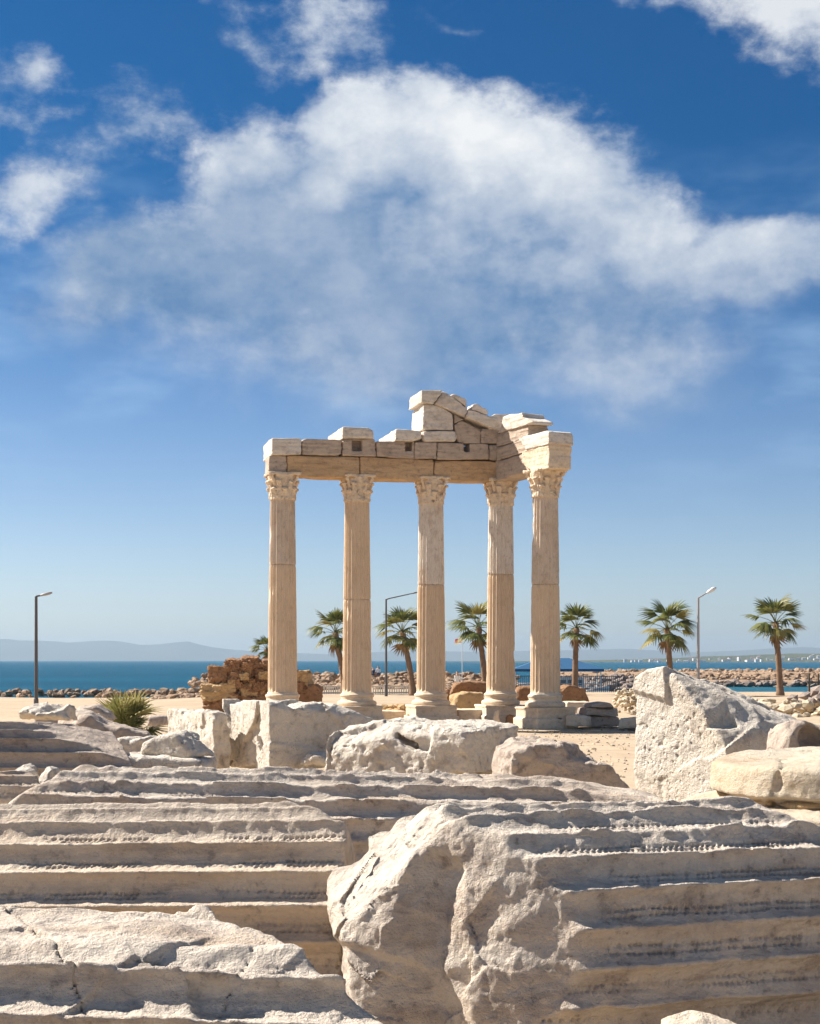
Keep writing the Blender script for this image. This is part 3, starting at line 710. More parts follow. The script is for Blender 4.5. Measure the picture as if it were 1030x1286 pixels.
facade_block('cornice_knob', [(594,507.5),(598,506.5),(613.5,515),(613,522),(592,514)], -0.70, 0.8, 'cornice', 21)
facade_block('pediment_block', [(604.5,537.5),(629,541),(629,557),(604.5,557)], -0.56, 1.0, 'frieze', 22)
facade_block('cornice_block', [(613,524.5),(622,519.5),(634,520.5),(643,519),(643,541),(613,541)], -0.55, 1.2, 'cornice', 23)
# the return towards the free-standing corner column
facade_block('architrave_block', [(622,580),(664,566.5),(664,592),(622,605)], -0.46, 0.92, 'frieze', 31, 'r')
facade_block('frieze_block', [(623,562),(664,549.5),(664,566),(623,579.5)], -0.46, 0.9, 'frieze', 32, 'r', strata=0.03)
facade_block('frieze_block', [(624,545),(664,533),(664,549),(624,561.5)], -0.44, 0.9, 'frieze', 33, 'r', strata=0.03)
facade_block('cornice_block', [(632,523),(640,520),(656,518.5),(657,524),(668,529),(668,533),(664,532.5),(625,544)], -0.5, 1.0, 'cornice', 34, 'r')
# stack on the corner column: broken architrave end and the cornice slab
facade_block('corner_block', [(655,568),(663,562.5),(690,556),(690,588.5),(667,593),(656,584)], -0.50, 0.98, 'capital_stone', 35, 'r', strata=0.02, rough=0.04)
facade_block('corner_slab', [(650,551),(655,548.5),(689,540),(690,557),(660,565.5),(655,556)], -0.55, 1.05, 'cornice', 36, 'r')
# steps and low blocks of the platform
def plat(name, px0, px1, py0, py1, D, depth, mat, seed, label=None):
    a = P(px0, py1, D); b = P(px1, py0, D)
    me = sdf_mesh(name, block_sdf([(0,0),(b.x-a.x,0),(b.x-a.x,b.z-a.z),(0,b.z-a.z)], 0, depth, 0.03, 0.035, 2.0, seed, strata=0.01), (0,0,0), (b.x-a.x, depth, b.z-a.z), 0.045)
    l = to_temple(a.x, a.y, a.z); return link(name, me, temple, (l.x, l.y, a.z), 0, MATS[mat])
plat('platform_block', 575, 617, 891, 909, 50.3, 1.2, 'temple_base', 41)
plat('platform_block', 470, 512, 893, 906, 50.6, 1.3, 'temple_base', 42)
plat('platform_block', 393, 425, 884, 910, 50.8, 1.3, 'temple_base', 43)
plat('platform_block', 712, 752, 881.5, 897, 51.5, 1.5, 'temple_base', 44)

# ------------------------------------------------------------------ fallen stones
def outline_stone(name, label, cat, outline, D, yaw, depth, mat, seed=0, h=0.03, rough=0.03, rnd=0.04, freq=2.0, cuts=(), wcuts=(), crough=0.03, strata=0.0, pits=0.0, group=None, extra=None, fine=0.007, chips=7, sock=None, facet=0.11):
    """a stone whose outline (photo pixels) lies in an upright plane at depth D turned by yaw; depth metres thick"""
    psi = R(yaw); mx = sum(q[0] for q in outline)/len(outline)
    p0 = np.array([(mx-515)/F*KY*D, KY*D])
    uz = [plane_uz(a, b, p0, psi) for a, b in outline]
    z0 = min(q[1] for q in uz); u0 = min(q[0] for q in uz); u1 = max(q[0] for q in uz); z1 = max(q[1] for q in uz)
    pts = [(a, b-z0) for a, b in uz]
    M = Matrix.Translation((p0[0], p0[1], z0)) @ Matrix.Rotation(psi, 4, 'Z'); Mi = M.inverted()
    cu = list(cuts)+chip_planes(pts, 0, depth, seed, chips, 0.02, 0.16)
    for n, w in wcuts:                        # cuts given by a world normal and a photo point (px, py, D)
        cu.append(((Mi.to_3x3() @ Vector(n)).normalized(), Mi @ P(*w)))
    if sock:                                  # a cut socket: photo point and half sizes
        sc = Mi @ P(*sock[0]); hs = sock[1]; ex0 = extra
        def extra(s, x, y, z, det):
            if ex0: s = ex0(s, x, y, z, det)
            if not det: return s
            q = np.maximum(np.maximum(np.abs(x-sc[0]+0.35*(z-sc[2]))-hs[0], np.abs(z-sc[2])-hs[2]), np.abs(y-sc[1])-hs[1])+0.02*fbm(x, y, z, 7, 3, 3)
            return smax(s, -q, 0.02)
    fn = block_sdf(pts, 0, depth, rnd, rough, freq, seed, cu, crough, strata, pits, extra, facet)
    me = sdf_mesh(name, fn, (u0, 0, 0), (u1, depth, z1-z0), h, fine=(lambda x, y, z, N: fine*fbm(x, y, z, 20, 4, seed, 0.7)) if fine else None)
    o = link(name, me, None, (p0[0], p0[1], z0), psi, MATS[mat])
    return tag(o, label, cat, group)
def drum(name, label, pa, pb, rad, mat, seed, h, nf=24, depth=0.056, cuts3=(), wcuts=(), wear=0.4, crough=0.06, ext=(0, 0), phase=0.0, cell=1.0, group=None, extra=None, zclip=None, taper=0.0, prof=1.0, chipk=1.0, pitk=1.0):
    """a fallen fluted shaft; pa, pb are photo points (px, py, D) of its axis ends"""
    a, b = P(*pa), P(*pb); ax = (b-a); L = ax.length; ax.normalize()
    up = Vector((0,0,1)); yv = up.cross(ax).normalized(); zv = ax.cross(yv)
    M = Matrix((ax, yv, zv)).transposed().to_4x4(); M.translation = (a+b)/2; Mi = M.inverted()
    cu = []
    for n, w in wcuts: cu.append(((Mi.to_3x3() @ Vector(n)).normalized(), Mi @ P(*w)))
    for w1, w2, w3 in cuts3:
        q = [P(*w) for w in (w1, w2, w3)]; n = (q[1]-q[0]).cross(q[2]-q[0]).normalized()
        if n.dot(q[0]-(a+b)/2) < 0: n = -n
        cu.append(((Mi.to_3x3() @ n), Mi @ q[0]))
    L0, L1 = -L/2-ext[0], L/2+ext[1]
    # local theta = 0 points away from the camera, so the seam of the flute count is not in the way
    fn, fine = drum_sdf(L0, L1, rad, nf, depth, cu, seed, wear, crough, taper, phase, extra, cell, prof, chipk, pitk)
    r2 = rad+abs(taper)*L
    me = sdf_mesh(name, fn, (L0, -r2, -r2 if zclip is None else -zclip), (L1, r2, r2), h, fine=fine, band=0.22)
    o = link(name, me, None, mat=MATS[mat]); o.matrix_world = M
    return tag(o, label, 'column drum', group)

# --- the four big fluted drums in front
def broken_face(s, x, y, z, det):            # ridge, hollow and undercut of the broken end
    if not det: return s
    w = 0.05*fbm(x, y, z, 4, 4, 71, 0.6)
    xr = np.interp(z, [-0.5, -0.07, 0.10, 0.40, 0.55], [-1.36, -1.24, -1.05, -0.93, -0.90])+w
    xb = np.interp(z, [-0.5, -0.05, 0.33, 0.45], [-0.66, -0.84, -0.76, -0.84])-w
    on = np.clip((x-xr)/0.02, 0, 1)*np.clip((xb-x)/0.06, 0, 1)*np.clip((0.42-z)/0.06, 0, 1)*np.clip((-0.02-y)/0.1, 0, 1)
    low = np.clip((0.02+0.5*w-z-0.25*(x+1.1))/0.03, 0, 1)*np.clip((-0.82+w-x)/0.06, 0, 1)
    c, q = math.cos(0.75), math.sin(0.75); a = x*c-z*q; b = x*q+z*c          # slanting ribs
    rib = ridged(a*6.0, b*1.3, y*2.0, 1.0, 3, 73)*0.028*np.clip((-0.80-x)/0.1, 0, 1)
    fc = np.zeros_like(s); m = x < -0.45
    fc[m] = facets(x[m], y[m], z[m], (-1.45,-0.65,-0.65), (-0.4,0.5,0.62), 90, 79, 0.11)+0.007*ridged(x[m], y[m], z[m], 6, 3, 75)
    return s+0.11*on+0.035*low+0.7*rib+np.clip((-0.62-x+0.6*w)/0.1, 0, 1)*fc
drum('fallen_drum', 'large fluted drum with a rough broken end facing the smooth fluted drum', (420,1200,4.95), (1085,1161,5.67), 0.585, 'marble_front', 3, 0.0075,
     cuts3=(((480,1006,5.40), (425,1180,5.00), (585,1080,4.75)),),
     wcuts=(((-0.34,-0.92,0.20), (700,1165,4.80)), ((-0.60,-0.74,0.30), (620,1165,4.66)), ((-0.50,-0.15,0.85), (500,1020,5.30)), ((-0.15,-0.68,-0.72), (470,1250,4.55)),
            ((-0.98,-0.1,-0.12), (424,1180,5.0)), ((-0.25,-0.80,0.55), (560,1105,4.62)), ((-0.1,-0.93,-0.35), (600,1230,4.48)), ((0.45,0.05,0.89), (948,1006,5.55))),
     wear=0.10, crough=0.05, cell=1.2, prof=0.6, chipk=1.9, pitk=1.5, depth=0.052, extra=broken_face)
drum('fallen_drum', 'smooth fluted drum with crisp flutes and a rounded clean end', (-50,1172,5.95), (446,1170,5.85), 0.60, 'marble_warm', 11, 0.0075,
     wcuts=(((0.60,0.30,0.74), (372,1008,5.95)),), wear=-0.35, crough=0.03, phase=0.35, chipk=0.5, pitk=1.5, prof=0.65, depth=0.05)
def slab_extra(s, x, y, z, det):             # a fracture that splits off the left piece, which lies a little lower
    if not det: return s
    s = s+np.clip((z-0.30)/0.06, 0, 1)*facets(x, y, z, (-1.3,-0.6,0.2), (1.0,0.6,0.6), 70, 55, 0.07)
    w = 0.03*fbm(x, y, z, 3, 3, 4)
    line = (x+0.40)*0.86+(y+0.2)*0.52+w
    crack = np.maximum(np.abs(line)-0.003, -(z-0.08))
    line2 = (x-0.13)*0.95-(y+0.3)*0.32+0.5*w
    crack2 = np.maximum(np.abs(line2)-0.0018, -(z+0.1))
    return np.maximum(np.maximum(s, -crack), -crack2)
drum('fallen_drum', 'fluted drum fragment with a flat broken cracked top lying before the smooth drum', (-60,1380,3.78), (560,1408,3.78), 0.61, 'marble_front', 21, 0.009,
     cuts3=(((0,1122,4.1), (215,1126,4.1), (330,1210,3.45)),), wcuts=(((0.76,0.55,0.35), (452,1240,3.47)),),
     wear=0.1, crough=0.045, phase=0.55, extra=slab_extra, pitk=0.45)
drum('fallen_drum', 'long weathered fluted shaft lying across the whole row of stones', (40,1068,8.4), (770,1075,8.9), 0.58, 'marble_front', 31, 0.0145,
     cuts3=(((105,962,8.8), (20,1006,8.3), (60,1000,8.9)), ((610,952,9.2), (805,998,8.9), (700,990,8.4))), wear=0.34, crough=0.07, ext=(0.3, 0.3), chipk=2.4, prof=0.6)
# --- lower left corner behind
drum('fallen_drum', 'small tan fluted fragment beside the rounded boulder', (-40,1022,8.8), (40,1020,9.0), 0.30, 'marble_warm', 41, 0.014, nf=16, depth=0.03, wear=0.1)
outline_stone('boulder', 'rounded cream boulder between two fluted fragments', 'stone', [(6,990),(4,968),(12,953),(30,949),(46,955),(52,968),(50,990)], 9.3, 5, 0.4, 'marble_white', 51, 0.018, 0.07, 0.15, 3.0)
outline_stone('stone', 'small chipped cream rock leaning on the rounded boulder', 'stone', [(33,992),(40,975),(52,963),(60,968),(64,990)], 9.2, -10, 0.25, 'marble_white', 52, 0.016, 0.05, 0.06, 4.0)
drum('fallen_drum', 'grey fluted drum with a long sloping broken top behind the rounded boulder', (-60,984,11.4), (150,984,11.9), 0.58, 'marble_grey', 53, 0.015,
     wcuts=(((0.40,-0.18,0.90), (60,903,11.7)), ((-0.75,0.1,0.65), (0,900,11.5))), wear=0.0, crough=0.03, phase=0.2)
outline_stone('stone', 'jagged white stone with a dark hole behind the grey wedge', 'stone', [(8,905),(10,892),(20,885),(34,887),(40,893),(58,890),(62,905)], 14, -25, 0.6, 'marble_white', 54, 0.025, 0.08, 0.08, 3.0)
outline_stone('stone', 'low grey slab sloping behind the jagged white stone', 'stone', [(40,915),(44,893),(60,886),(85,889),(104,905),(104,915)], 18, 8, 1.0, 'marble_grey', 55, 0.035, 0.05, 0.06)
outline_stone('stone', 'flat grey slab lying below the fan palm bush', 'stone', [(88,905),(92,888),(120,886),(135,897),(140,905)], 21, 5, 1.0, 'marble_grey', 56, 0.04, 0.05, 0.06)
outline_stone('fallen_fragment', 'long grey fragment with a white rough end pointing at the bush', 'stone', [(72,945),(74,899),(84,894),(115,896),(135,908),(165,915),(188,922),(194,930),(190,945)], 14.5, 12, 0.9, 'marble_grey', 57, 0.025, 0.05, 0.05,
     wcuts=(((-0.5,-0.55,0.66), (100,902,14.5)),))
outline_stone('stone', 'little white stone lump on the grey fragment', 'stone', [(115,925),(117,919),(126,917),(134,921),(134,927)], 14.2, 0, 0.2, 'marble_white', 58, 0.02, 0.04, 0.05, 4.0)
# --- the white pieces in the middle
outline_stone('stone', 'flat white slab that the wedge of white marble rests on', 'stone', [(136,985),(138,955),(145,949),(175,947),(250,953),(262,960),(262,985)], 11.6, -4, 0.7, 'marble_white', 61, 0.02, 0.035, 0.04)
outline_stone('stone', 'white saddle-shaped stone with a waist beside the marble wedge', 'stone', [(134,952),(137,930),(143,926),(158,927),(160,930),(175,926),(180,929),(175,938),(178,952)], 12.8, -15, 0.5, 'marble_white', 62, 0.018, 0.03, 0.04)
outline_stone('stone', 'smooth white marble wedge with a dark crack and pointed top', 'stone', [(174,946),(176,935),(190,926),(215,917),(232,932),(247,945),(248,952),(225,952),(180,950)], 11.7, -20, 0.45, 'marble_white', 63, 0.014, 0.015, 0.05,
     extra=lambda s, x, y, z, det: np.maximum(s, -(np.maximum(np.abs((x-0.10)*0.8+(z-0.2)*0.62)-0.008, -(z-0.12)))) if det else s)
outline_stone('stone', 'short grey block between bush and white ashlar', 'stone', [(185,912),(185,899),(206,900),(206,912)], 26, 0, 0.7, 'marble_grey', 64, 0.04, 0.03, 0.04)
outline_stone('ashlar_block', 'pale rough ashlar slab standing next to the taller broken block', 'stone block', [(268,968),(268,895),(290,895),(292,968)], 16.2, 27, 1.9, 'marble_white', 65, 0.02, 0.035, 0.02, 4.0, pits=0.012)
outline_stone('ashlar_block', 'huge white block with a notched lit side and a jagged shaded front below the temple', 'stone block',
     [(340,968),(340,884),(352,884),(368,892),(385,886),(405,884),(418,889),(425,884),(440,886),(462,898),(478,908),(492,918),(492,968)], 16.0, 27, 2.3, 'marble_white', 67, 0.022, 0.04, 0.02, 2.6, pits=0.01,
     extra=lambda s, x, y, z, det: np.maximum(s, -np.maximum(np.maximum(1.6-y, 0.52-z), x+0.1)) if det else s)
outline_stone('stone', 'small white lump at the foot of the huge grey block', 'stone', [(372,962),(376,952),(386,946),(400,948),(412,955),(414,962)], 15.5, -10, 0.5, 'marble_white', 68, 0.025, 0.05, 0.08)
outline_stone('ashlar_block', 'rough tooled white block with a diagonal crack and a tan shaded end', 'stone block',
     [(411,975),(410,920),(416,912),(438,911),(450,905),(470,905),(482,910),(520,911),(560,913),(585,917),(588,975)], 13.5, -26, 1.5, 'marble_white', 69, 0.018, 0.035, 0.03, 4.0, pits=0.02,
     wcuts=(((-0.35,-0.42,0.84), (500,912,13.6)),), crough=0.02, extra=lambda s, x, y, z, det: np.maximum(s, -np.maximum(np.abs((x-0.15)*0.45+(z-0.42)*0.83+0.02*fbm(x,y,z,6,3,2))-0.003, np.abs(x-0.2)-0.10)) if det else s)
outline_stone('fallen_fragment', 'hollowed grey fragment with a worn rounded back on the sand', 'stone', [(635,1000),(640,945),(660,936),(700,934),(735,936),(748,942),(760,955),(785,978),(800,990),(800,1000)], 11.0, 6, 1.0, 'marble_grey', 71, 0.018, 0.06, 0.03, 3.0,
     wcuts=(((0.05,-0.75,0.66), (700,950,10.8)),), crough=0.08)
# --- the huge pitted block on the right
def pitted(s, x, y, z, det):
    if not det: return s
    pt = (np.clip(fbm(x, y, z, 19, 2, 31)-0.44, 0, 1)*0.16+np.clip(fbm(x, y, z, 34, 2, 35)-0.42, 0, 1)*0.10)*np.clip(fbm(x, y, z, 2.5, 2, 37)*2+0.7, 0, 1)
    return s+pt*np.clip(1-y*5, 0.03, 1)*np.clip((1.75-z+0.3*fbm(x, y, z, 2, 2, 9))*4, 0.1, 1)
outline_stone('marble_block', 'huge white pitted marble block with a sloping cream back and side socket', 'stone block',
     [(799,1060),(797,940),(793,880),(799,853),(813,842),(838,839),(862,848),(890,880),(908,905),(915,1060)], 11.6, -55, 1.6, 'marble_white', 81, 0.017, 0.014, 0.05, 2.0,
     wcuts=(((0.40,-0.12,0.91), (848,841,11.9)), ((0.34,-0.60,0.72), (903,900,11.35)), ((0.85,-0.35,0.40), (1026,930,12.0))), crough=0.025, extra=pitted, fine=0.003, chips=0, facet=0.06, sock=((902,893,11.35), (0.055, 0.16, 0.14)))
outline_stone('stone', 'thick grey disc-shaped stone tucked against the huge pitted block', 'stone', [(985,955),(986,925),(992,912),(1010,905),(1030,906),(1050,915),(1052,955)], 10.4, 14, 0.4, 'marble_grey', 82, 0.018, 0.02, 0.05,
     extra=lambda s, x, y, z, det: np.maximum(s, -(np.sqrt((x-0.06)**2+(z-0.18)**2+(y*0.7)**2)-0.14)) if det else s)
mc = P(1085, 1000, 7.9); mbase = empty('moulded_base', (mc.x, mc.y+0.1, 0.80)); tag(mbase, 'bright cream moulded column base with ochre soil in its grooves beside the huge pitted block', 'column base'); mbase.rotation_euler = (R(1.0), R(-1.5), 0)
def moulding(x, y, z, det):
    r = np.hypot(x, y)+0*z; zz = z+0*r
    Rz = np.interp(zz, [0, .70, .715, .73, .735, .79, .795, .80, .935, .94, .945, 1.01, 1.015, 1.02, 1.175, 1.19, 1.5], [1.26, 1.26, 1.24, 1.20, 1.04, 1.04, 1.08, 1.10, 1.08, 1.0, .84, .84, .88, .90, .88, .86, .3]).astype(np.float32)
    s = np.maximum(r-Rz, zz-1.19-0.02*np.clip(1-r, 0, 1))*0.7
    if det: s = s+0.008*fbm(x, y, z, 6, 5, 88, 0.68)+np.clip(fbm(x, y, z, 3, 4, 90)-0.22, 0, 1)*0.09+facets(x, y, z, (-1.2,-1.2,0.4), (1.2,1.2,1.2), 60, 91, 0.05)
    return s
link('body', sdf_mesh('body', moulding, (-1.28,-1.28,0.2), (1.28,1.28,1.2), 0.02, fine=lambda x, y, z, N: 0.006*fbm(x, y, z, 20, 4, 3, 0.7)), mbase, mat=MATS['marble_step'])
for rr_, z_ in ((0.835, 0.975), (1.03, 0.755)):
    mb = MB(); mb.tube([(rr_*math.cos(a), rr_*math.sin(a), z_+0.004*math.sin(a*9)) for a in np.linspace(0, 2*math.pi, 60)], [0.022+0.005*math.sin(q*1.7) for q in range(60)], 6); mb.build('soil_line', MATS['ochre_stone'], mbase, smooth=True)
outline_stone('stone', 'low rounded cream stone at the foot of the rough broken drum', 'stone', [(800,1440),(812,1330),(850,1312),(910,1308),(965,1314),(990,1335),(995,1440)], 3.9, 5, 0.36, 'marble', 84, 0.012, 0.02, 0.05, chips=3)
# --- stones beside the temple
outline_stone('stone', 'white squared block set in front of the layered stone pile', 'stone block', [(709,913),(709,897),(736,898),(736,913)], 47.5, -20, 0.9, 'temple_base', 91, 0.05, 0.05, 0.05)
for k, (ol, lab) in enumerate((([(735,912),(736,899),(778,900),(780,912)], 'lowest flat slab of the layered stone pile beside the corner column'),
                               ([(736,899),(738,889),(776,890),(777,899.5)], 'middle slab of the layered stone pile beside the corner column'),
                               ([(742,889),(746,883),(758,881),(770,883),(774,889.5)], 'rounded top slab of the layered stone pile beside the corner column'))):
    outline_stone('slab', lab, 'slab', ol, 48.4-0.2*k, 12, 1.2, 'marble_grey', 92+k, 0.05, 0.05, 0.05)
outline_stone('stone', 'white footing stone half hidden by the huge pitted block', 'stone block', [(776,916),(777,903),(815,900),(815,916)], 47.0, -15, 1.0, 'temple_base', 96, 0.05, 0.04, 0.05)
outline_stone('stone', 'little upright stone stump before the temple platform', 'stone', [(619,909),(619,898),(621,892),(626,891),(626,899),(629,909)], 49.0, -10, 0.3, 'temple_base', 97, 0.04, 0.03, 0.03)
outline_stone('stone', 'small dark stump before the temple platform', 'stone', [(636,909),(637,899),(641,897),(646,899),(646,909)], 49.0, 10, 0.3, 'brown_stone', 98, 0.04, 0.05, 0.05)

# ------------------------------------------------------------------ rubble, ruin wall
import bmesh
def rock_variant(seed, boxy, n=2):
    bm = bmesh.new(); bmesh.ops.create_icosphere(bm, subdivisions=n, radius=1.0); bm.verts.ensure_lookup_table()
    V = np.array([v.co for v in bm.verts]); Q = np.array([[v.index for v in f.verts] for f in bm.faces]); bm.free()
    m = np.max(np.abs(V), axis=1, keepdims=True); V = V*(1-boxy)+V/m*boxy*0.9
    k = 1+0.28*fbm(V[:,0], V[:,1], V[:,2], 1.3, 3, seed)+(0.12 if n < 4 else 0.22)*fbm(V[:,0], V[:,1], V[:,2], 4, 2+(n > 3)*2, seed+3)
    return (V*k[:,None]).astype(np.float32), Q
RV = [rock_variant(s, 0.55, 1) for s in range(8)]
def rot3(rng):
    q = rng.normal(size=4); q /= np.linalg.norm(q); w, x, y, z = q
    return np.array([[1-2*(y*y+z*z), 2*(x*y-z*w), 2*(x*z+y*w)], [2*(x*y+z*w), 1-2*(x*x+z*z), 2*(y*z-x*w)], [2*(x*z-y*w), 2*(y*z+x*w), 1-2*(x*x+y*y)]])
def rubble(name, pts, sizes, mat, label, cat, seed, flat=0.7, kind='stuff', variants=RV):
    rng = np.random.RandomState(seed); Vs = []; Qs = []; o = 0
    for (x, y, z), r in zip(pts, sizes):
        V, Q = variants[rng.randint(len(variants))]
        W = (V*np.array([1, rng.uniform(0.7, 1.0), rng.uniform(0.6, 0.95)])) @ rot3(rng).T
        W = W*np.array([1, 1, flat])*r+np.array([x, y, z]); Vs.append(W); Qs.append(Q+o); o += len(V)
    V = np.concatenate(Vs); Q = np.concatenate(Qs); base = np.array([V[:,0].mean(), V[:,1].mean(), V[:,2].min()])
    ob = link(name, npmesh(name, V-base, Q, False), None, base, 0, MATS[mat]); return tag(ob, label, cat, None, kind)
rg = np.random.RandomState(5)
def gz(x, y): return float(ground_z(np.array([x]), np.array([y]))[0])
def scatter(n, x0, x1, y0, y1, crest, ymid, half, s0, s1, zb=None):
    pts = []; sz = []
    for _ in range(n):
        x = rg.uniform(x0, x1); y = rg.uniform(y0, y1); t = max(0, 1-((y-ymid)/half)**2)
        b = gz(x, y) if zb is None else zb; r = rg.uniform(s0, s1)*(0.7+0.6*rg.rand()**2)
        pts.append((x, y, max(b, -1.7)+rg.rand()**0.5*t*(crest-b)*0.95)); sz.append(r)
    return pts, sz
p_, s_ = scatter(2300, -24, 12, 146, 192, 1.15, 182, 17, 0.3, 0.62)
rubble('sea_wall_rocks', p_, s_, 'rubble', 'long bank of loose brown boulders along the sea behind the columns', 'rocks', 1)
p_, s_ = scatter(420, -80, -22, 170, 186, -0.75, 177, 9, 0.3, 0.75)
rubble('shore_rocks', p_, s_, 'rubble', 'low line of brown shore rocks along the beach by the dark lamp post', 'rocks', 2)
def mound(name, x0, x1, y0, y1, crest, seed, mat):
    xs = np.linspace(x0, x1, 90); t = np.linspace(0, 1, 9); xx, tt = np.meshgrid(xs, t, indexing='ij')
    prof = np.interp(tt, [0, 0.15, 0.35, 0.5, 0.75, 1], [0, 0.42, 0.48, 0.95, 1.0, 0])
    zz = -2.6+(crest+2.6)*(0.25+0.75*prof)*(prof > 0)+0.25*fbm(xx, tt*8, xx*0, 0.2, 3, seed)
    V = np.stack([xx, y0+(y1-y0)*tt, zz], -1).reshape(-1, 3); m = 9
    i = (np.arange(89)[:,None]*m+np.arange(8)[None,:]).ravel()
    tag(link(name, npmesh(name, V, np.stack([i, i+m, i+m+1, i+1], 1)), mat=MATS[mat]), kind='structure')
mound('breakwater', 22, 190, 244, 272, 0.75, 4, 'rubble')
p_, s_ = scatter(2600, 22, 112, 252, 270, 1.0, 265, 13, 0.4, 0.75, -0.5)
q_, r_ = scatter(520, 30, 110, 243.5, 247.5, -0.7, 246, 4, 0.4, 0.8, -1.5)
rubble('breakwater_rocks', p_, s_, 'rubble', 'brown boulders heaped along the far harbour breakwater', 'rocks', 3)
rubble('breakwater_rocks', q_, r_, 'dark_rubble', 'dark wet boulders at the waterline of the harbour breakwater', 'rocks', 4)
p_, s_ = scatter(260, 15.5, 30, 176, 196, 0.7, 186, 12, 0.5, 0.9, -1.5)
rubble('quay_rocks', p_, s_, 'dark_rubble', 'dark boulders at the harbour mouth beside the moored boat', 'rocks', 6)
p_, s_ = scatter(300, 18.6, 32, 70, 82, 1.15, 76, 6.5, 0.22, 0.55)
rubble('rubble_heap', p_, s_, 'dark_rubble', 'heap of dark broken stones at the harbour edge behind the huge pitted block', 'rocks', 7)
p_, s_ = scatter(60, 16.2, 19.5, 72, 78, 0.75, 75, 3.2, 0.2, 0.4)
rubble('rubble_heap', p_, s_, 'pale_rubble', 'few pale stones at the foot of the tall palm by the harbour', 'rocks', 8)
p_, s_ = scatter(260, 9.9, 12.6, 75, 78, 1.35, 76.5, 1.9, 0.10, 0.20)
rubble('rubble_heap', p_, s_, 'pale_rubble', 'heap of yellowish fieldstones between the stone pile and the huge pitted block', 'rocks', 9)
p_, s_ = scatter(70, -1.2, 0.35, 64.5, 67, 0.75, 65.6, 1.6, 0.15, 0.3)
rubble('rubble_heap', p_, s_, 'ochre_stone', 'small heap of ochre rubble beside the pedestal of the middle column', 'rocks', 10)
p_, s_ = scatter(2600, -14, 14, 16, 62, 0, 40, 0.01, 0.012, 0.06)
rubble('pebbles', [(x, y, gz(x, y)+0.01) for x, y, z in p_], s_, 'pebble', 'loose pebbles strewn over the sand', 'pebbles', 11, variants=[rock_variant(s, 0.3, 1) for s in range(3)])
p_ = [(rg.uniform(-9, 10), rg.uniform(17, 60)) for _ in range(420)]+[(rg.uniform(1, 8), rg.uniform(17, 34)) for _ in range(160)]
rubble('stone_chips', [(x, y, gz(x, y)+0.01) for x, y in p_], [0.02+0.09*rg.rand()**3 for _ in p_], 'pale_rubble', 'scattered marble chips on the sand around the fallen stones', 'rubble', 12, variants=[rock_variant(s, 0.6, 1) for s in range(4)])
def tufts():
    rng = random.Random(8); V = []; Fc = []
    spots = [(rng.uniform(-12, 13), rng.uniform(20, 70)) for _ in range(110)]+[(rng.uniform(-8, 9), rng.uniform(56, 61)) for _ in range(60)]+[(rng.uniform(-12.5, -8), rng.uniform(66, 72)) for _ in range(40)]
    for x, y in spots:
        z = gz(x, y); k = rng.uniform(0.5, 1.2)
        for b in range(14):
            a = rng.uniform(0, 6.28); r = rng.uniform(0, 0.10)*k; h = rng.uniform(0.06, 0.17)*k; t = rng.uniform(0.2, 0.8)*h; w = 0.006
            bx, by = x+r*math.cos(a), y+r*math.sin(a); o = len(V)
            V.extend([(bx-w*math.sin(a), by+w*math.cos(a), z-0.01), (bx+w*math.sin(a), by-w*math.cos(a), z-0.01), (bx+t*math.cos(a), by+t*math.sin(a), z+h)]); Fc.append((o, o+1, o+2))
    o = link('dry_grass', pymesh('dry_grass', V, Fc), mat=MATS['dry_grass']); tag(o, 'sparse dry grass tufts on the sand', 'grass', kind='stuff')
tufts()
# ruin wall behind the first column
RW = [(npmesh('stone', *rock_variant(40+s, 0.85, 4), smooth=False)) for s in range(6)]
for i, m in enumerate(RW): m.materials.append(MATS['brown_stone' if i else 'ochre_stone'])
wall = empty('ruin_wall', P(320, 893, 57)); wall.location.z = gz(wall.location.x, wall.location.y)
tag(wall, 'crumbling brown rubble wall of weathered blocks behind the end column of the temple row', 'wall')
def wall_stone(px0, px1, py0, py1, dy=0.0, depth=0.9, var=None):
    a = P(px0, py1, 57); b = P(px1, py0, 57); c = (a+b)/2
    o = link('stone', RW[rg.randint(6) if var is None else var], wall, (c.x-wall.location.x, dy, c.z-wall.location.z))
    o.scale = ((b.x-a.x)/1.78, depth/1.78, (b.z-a.z)/1.74); o.rotation_euler = (rg.normal(0, 0.05), rg.normal(0, 0.05), rg.normal(0, 0.15))
for q in ((257,287,879,894), (287,301,880,893), (256,299,859,881,-0.1,1.0,0), (262,288,838,860), (286,303,838,862), (300,322,873,889), (303,324,858,875), (300,321,838,859),
          (320,342,868,886), (320,344,851,869), (320,343,838,853), (284,304,828,840), (303,324,825,839), (322,345,828,840), (340,362,866,886), (342,364,848,868), (343,362,834,850),
          (358,378,872,888), (362,382,856,873), (360,388,843,858), (374,402,861,886), (378,390,846,861)):
    wall_stone(*q)
for k in range(60):                           # fill of smaller stones
    px = rg.uniform(285, 375); py = rg.uniform(832, 886); s = rg.uniform(3, 6.5)
    wall_stone(px-s, px+s, py-s*0.8, py+s*0.8, rg.uniform(-0.45, 0.1), 0.5)
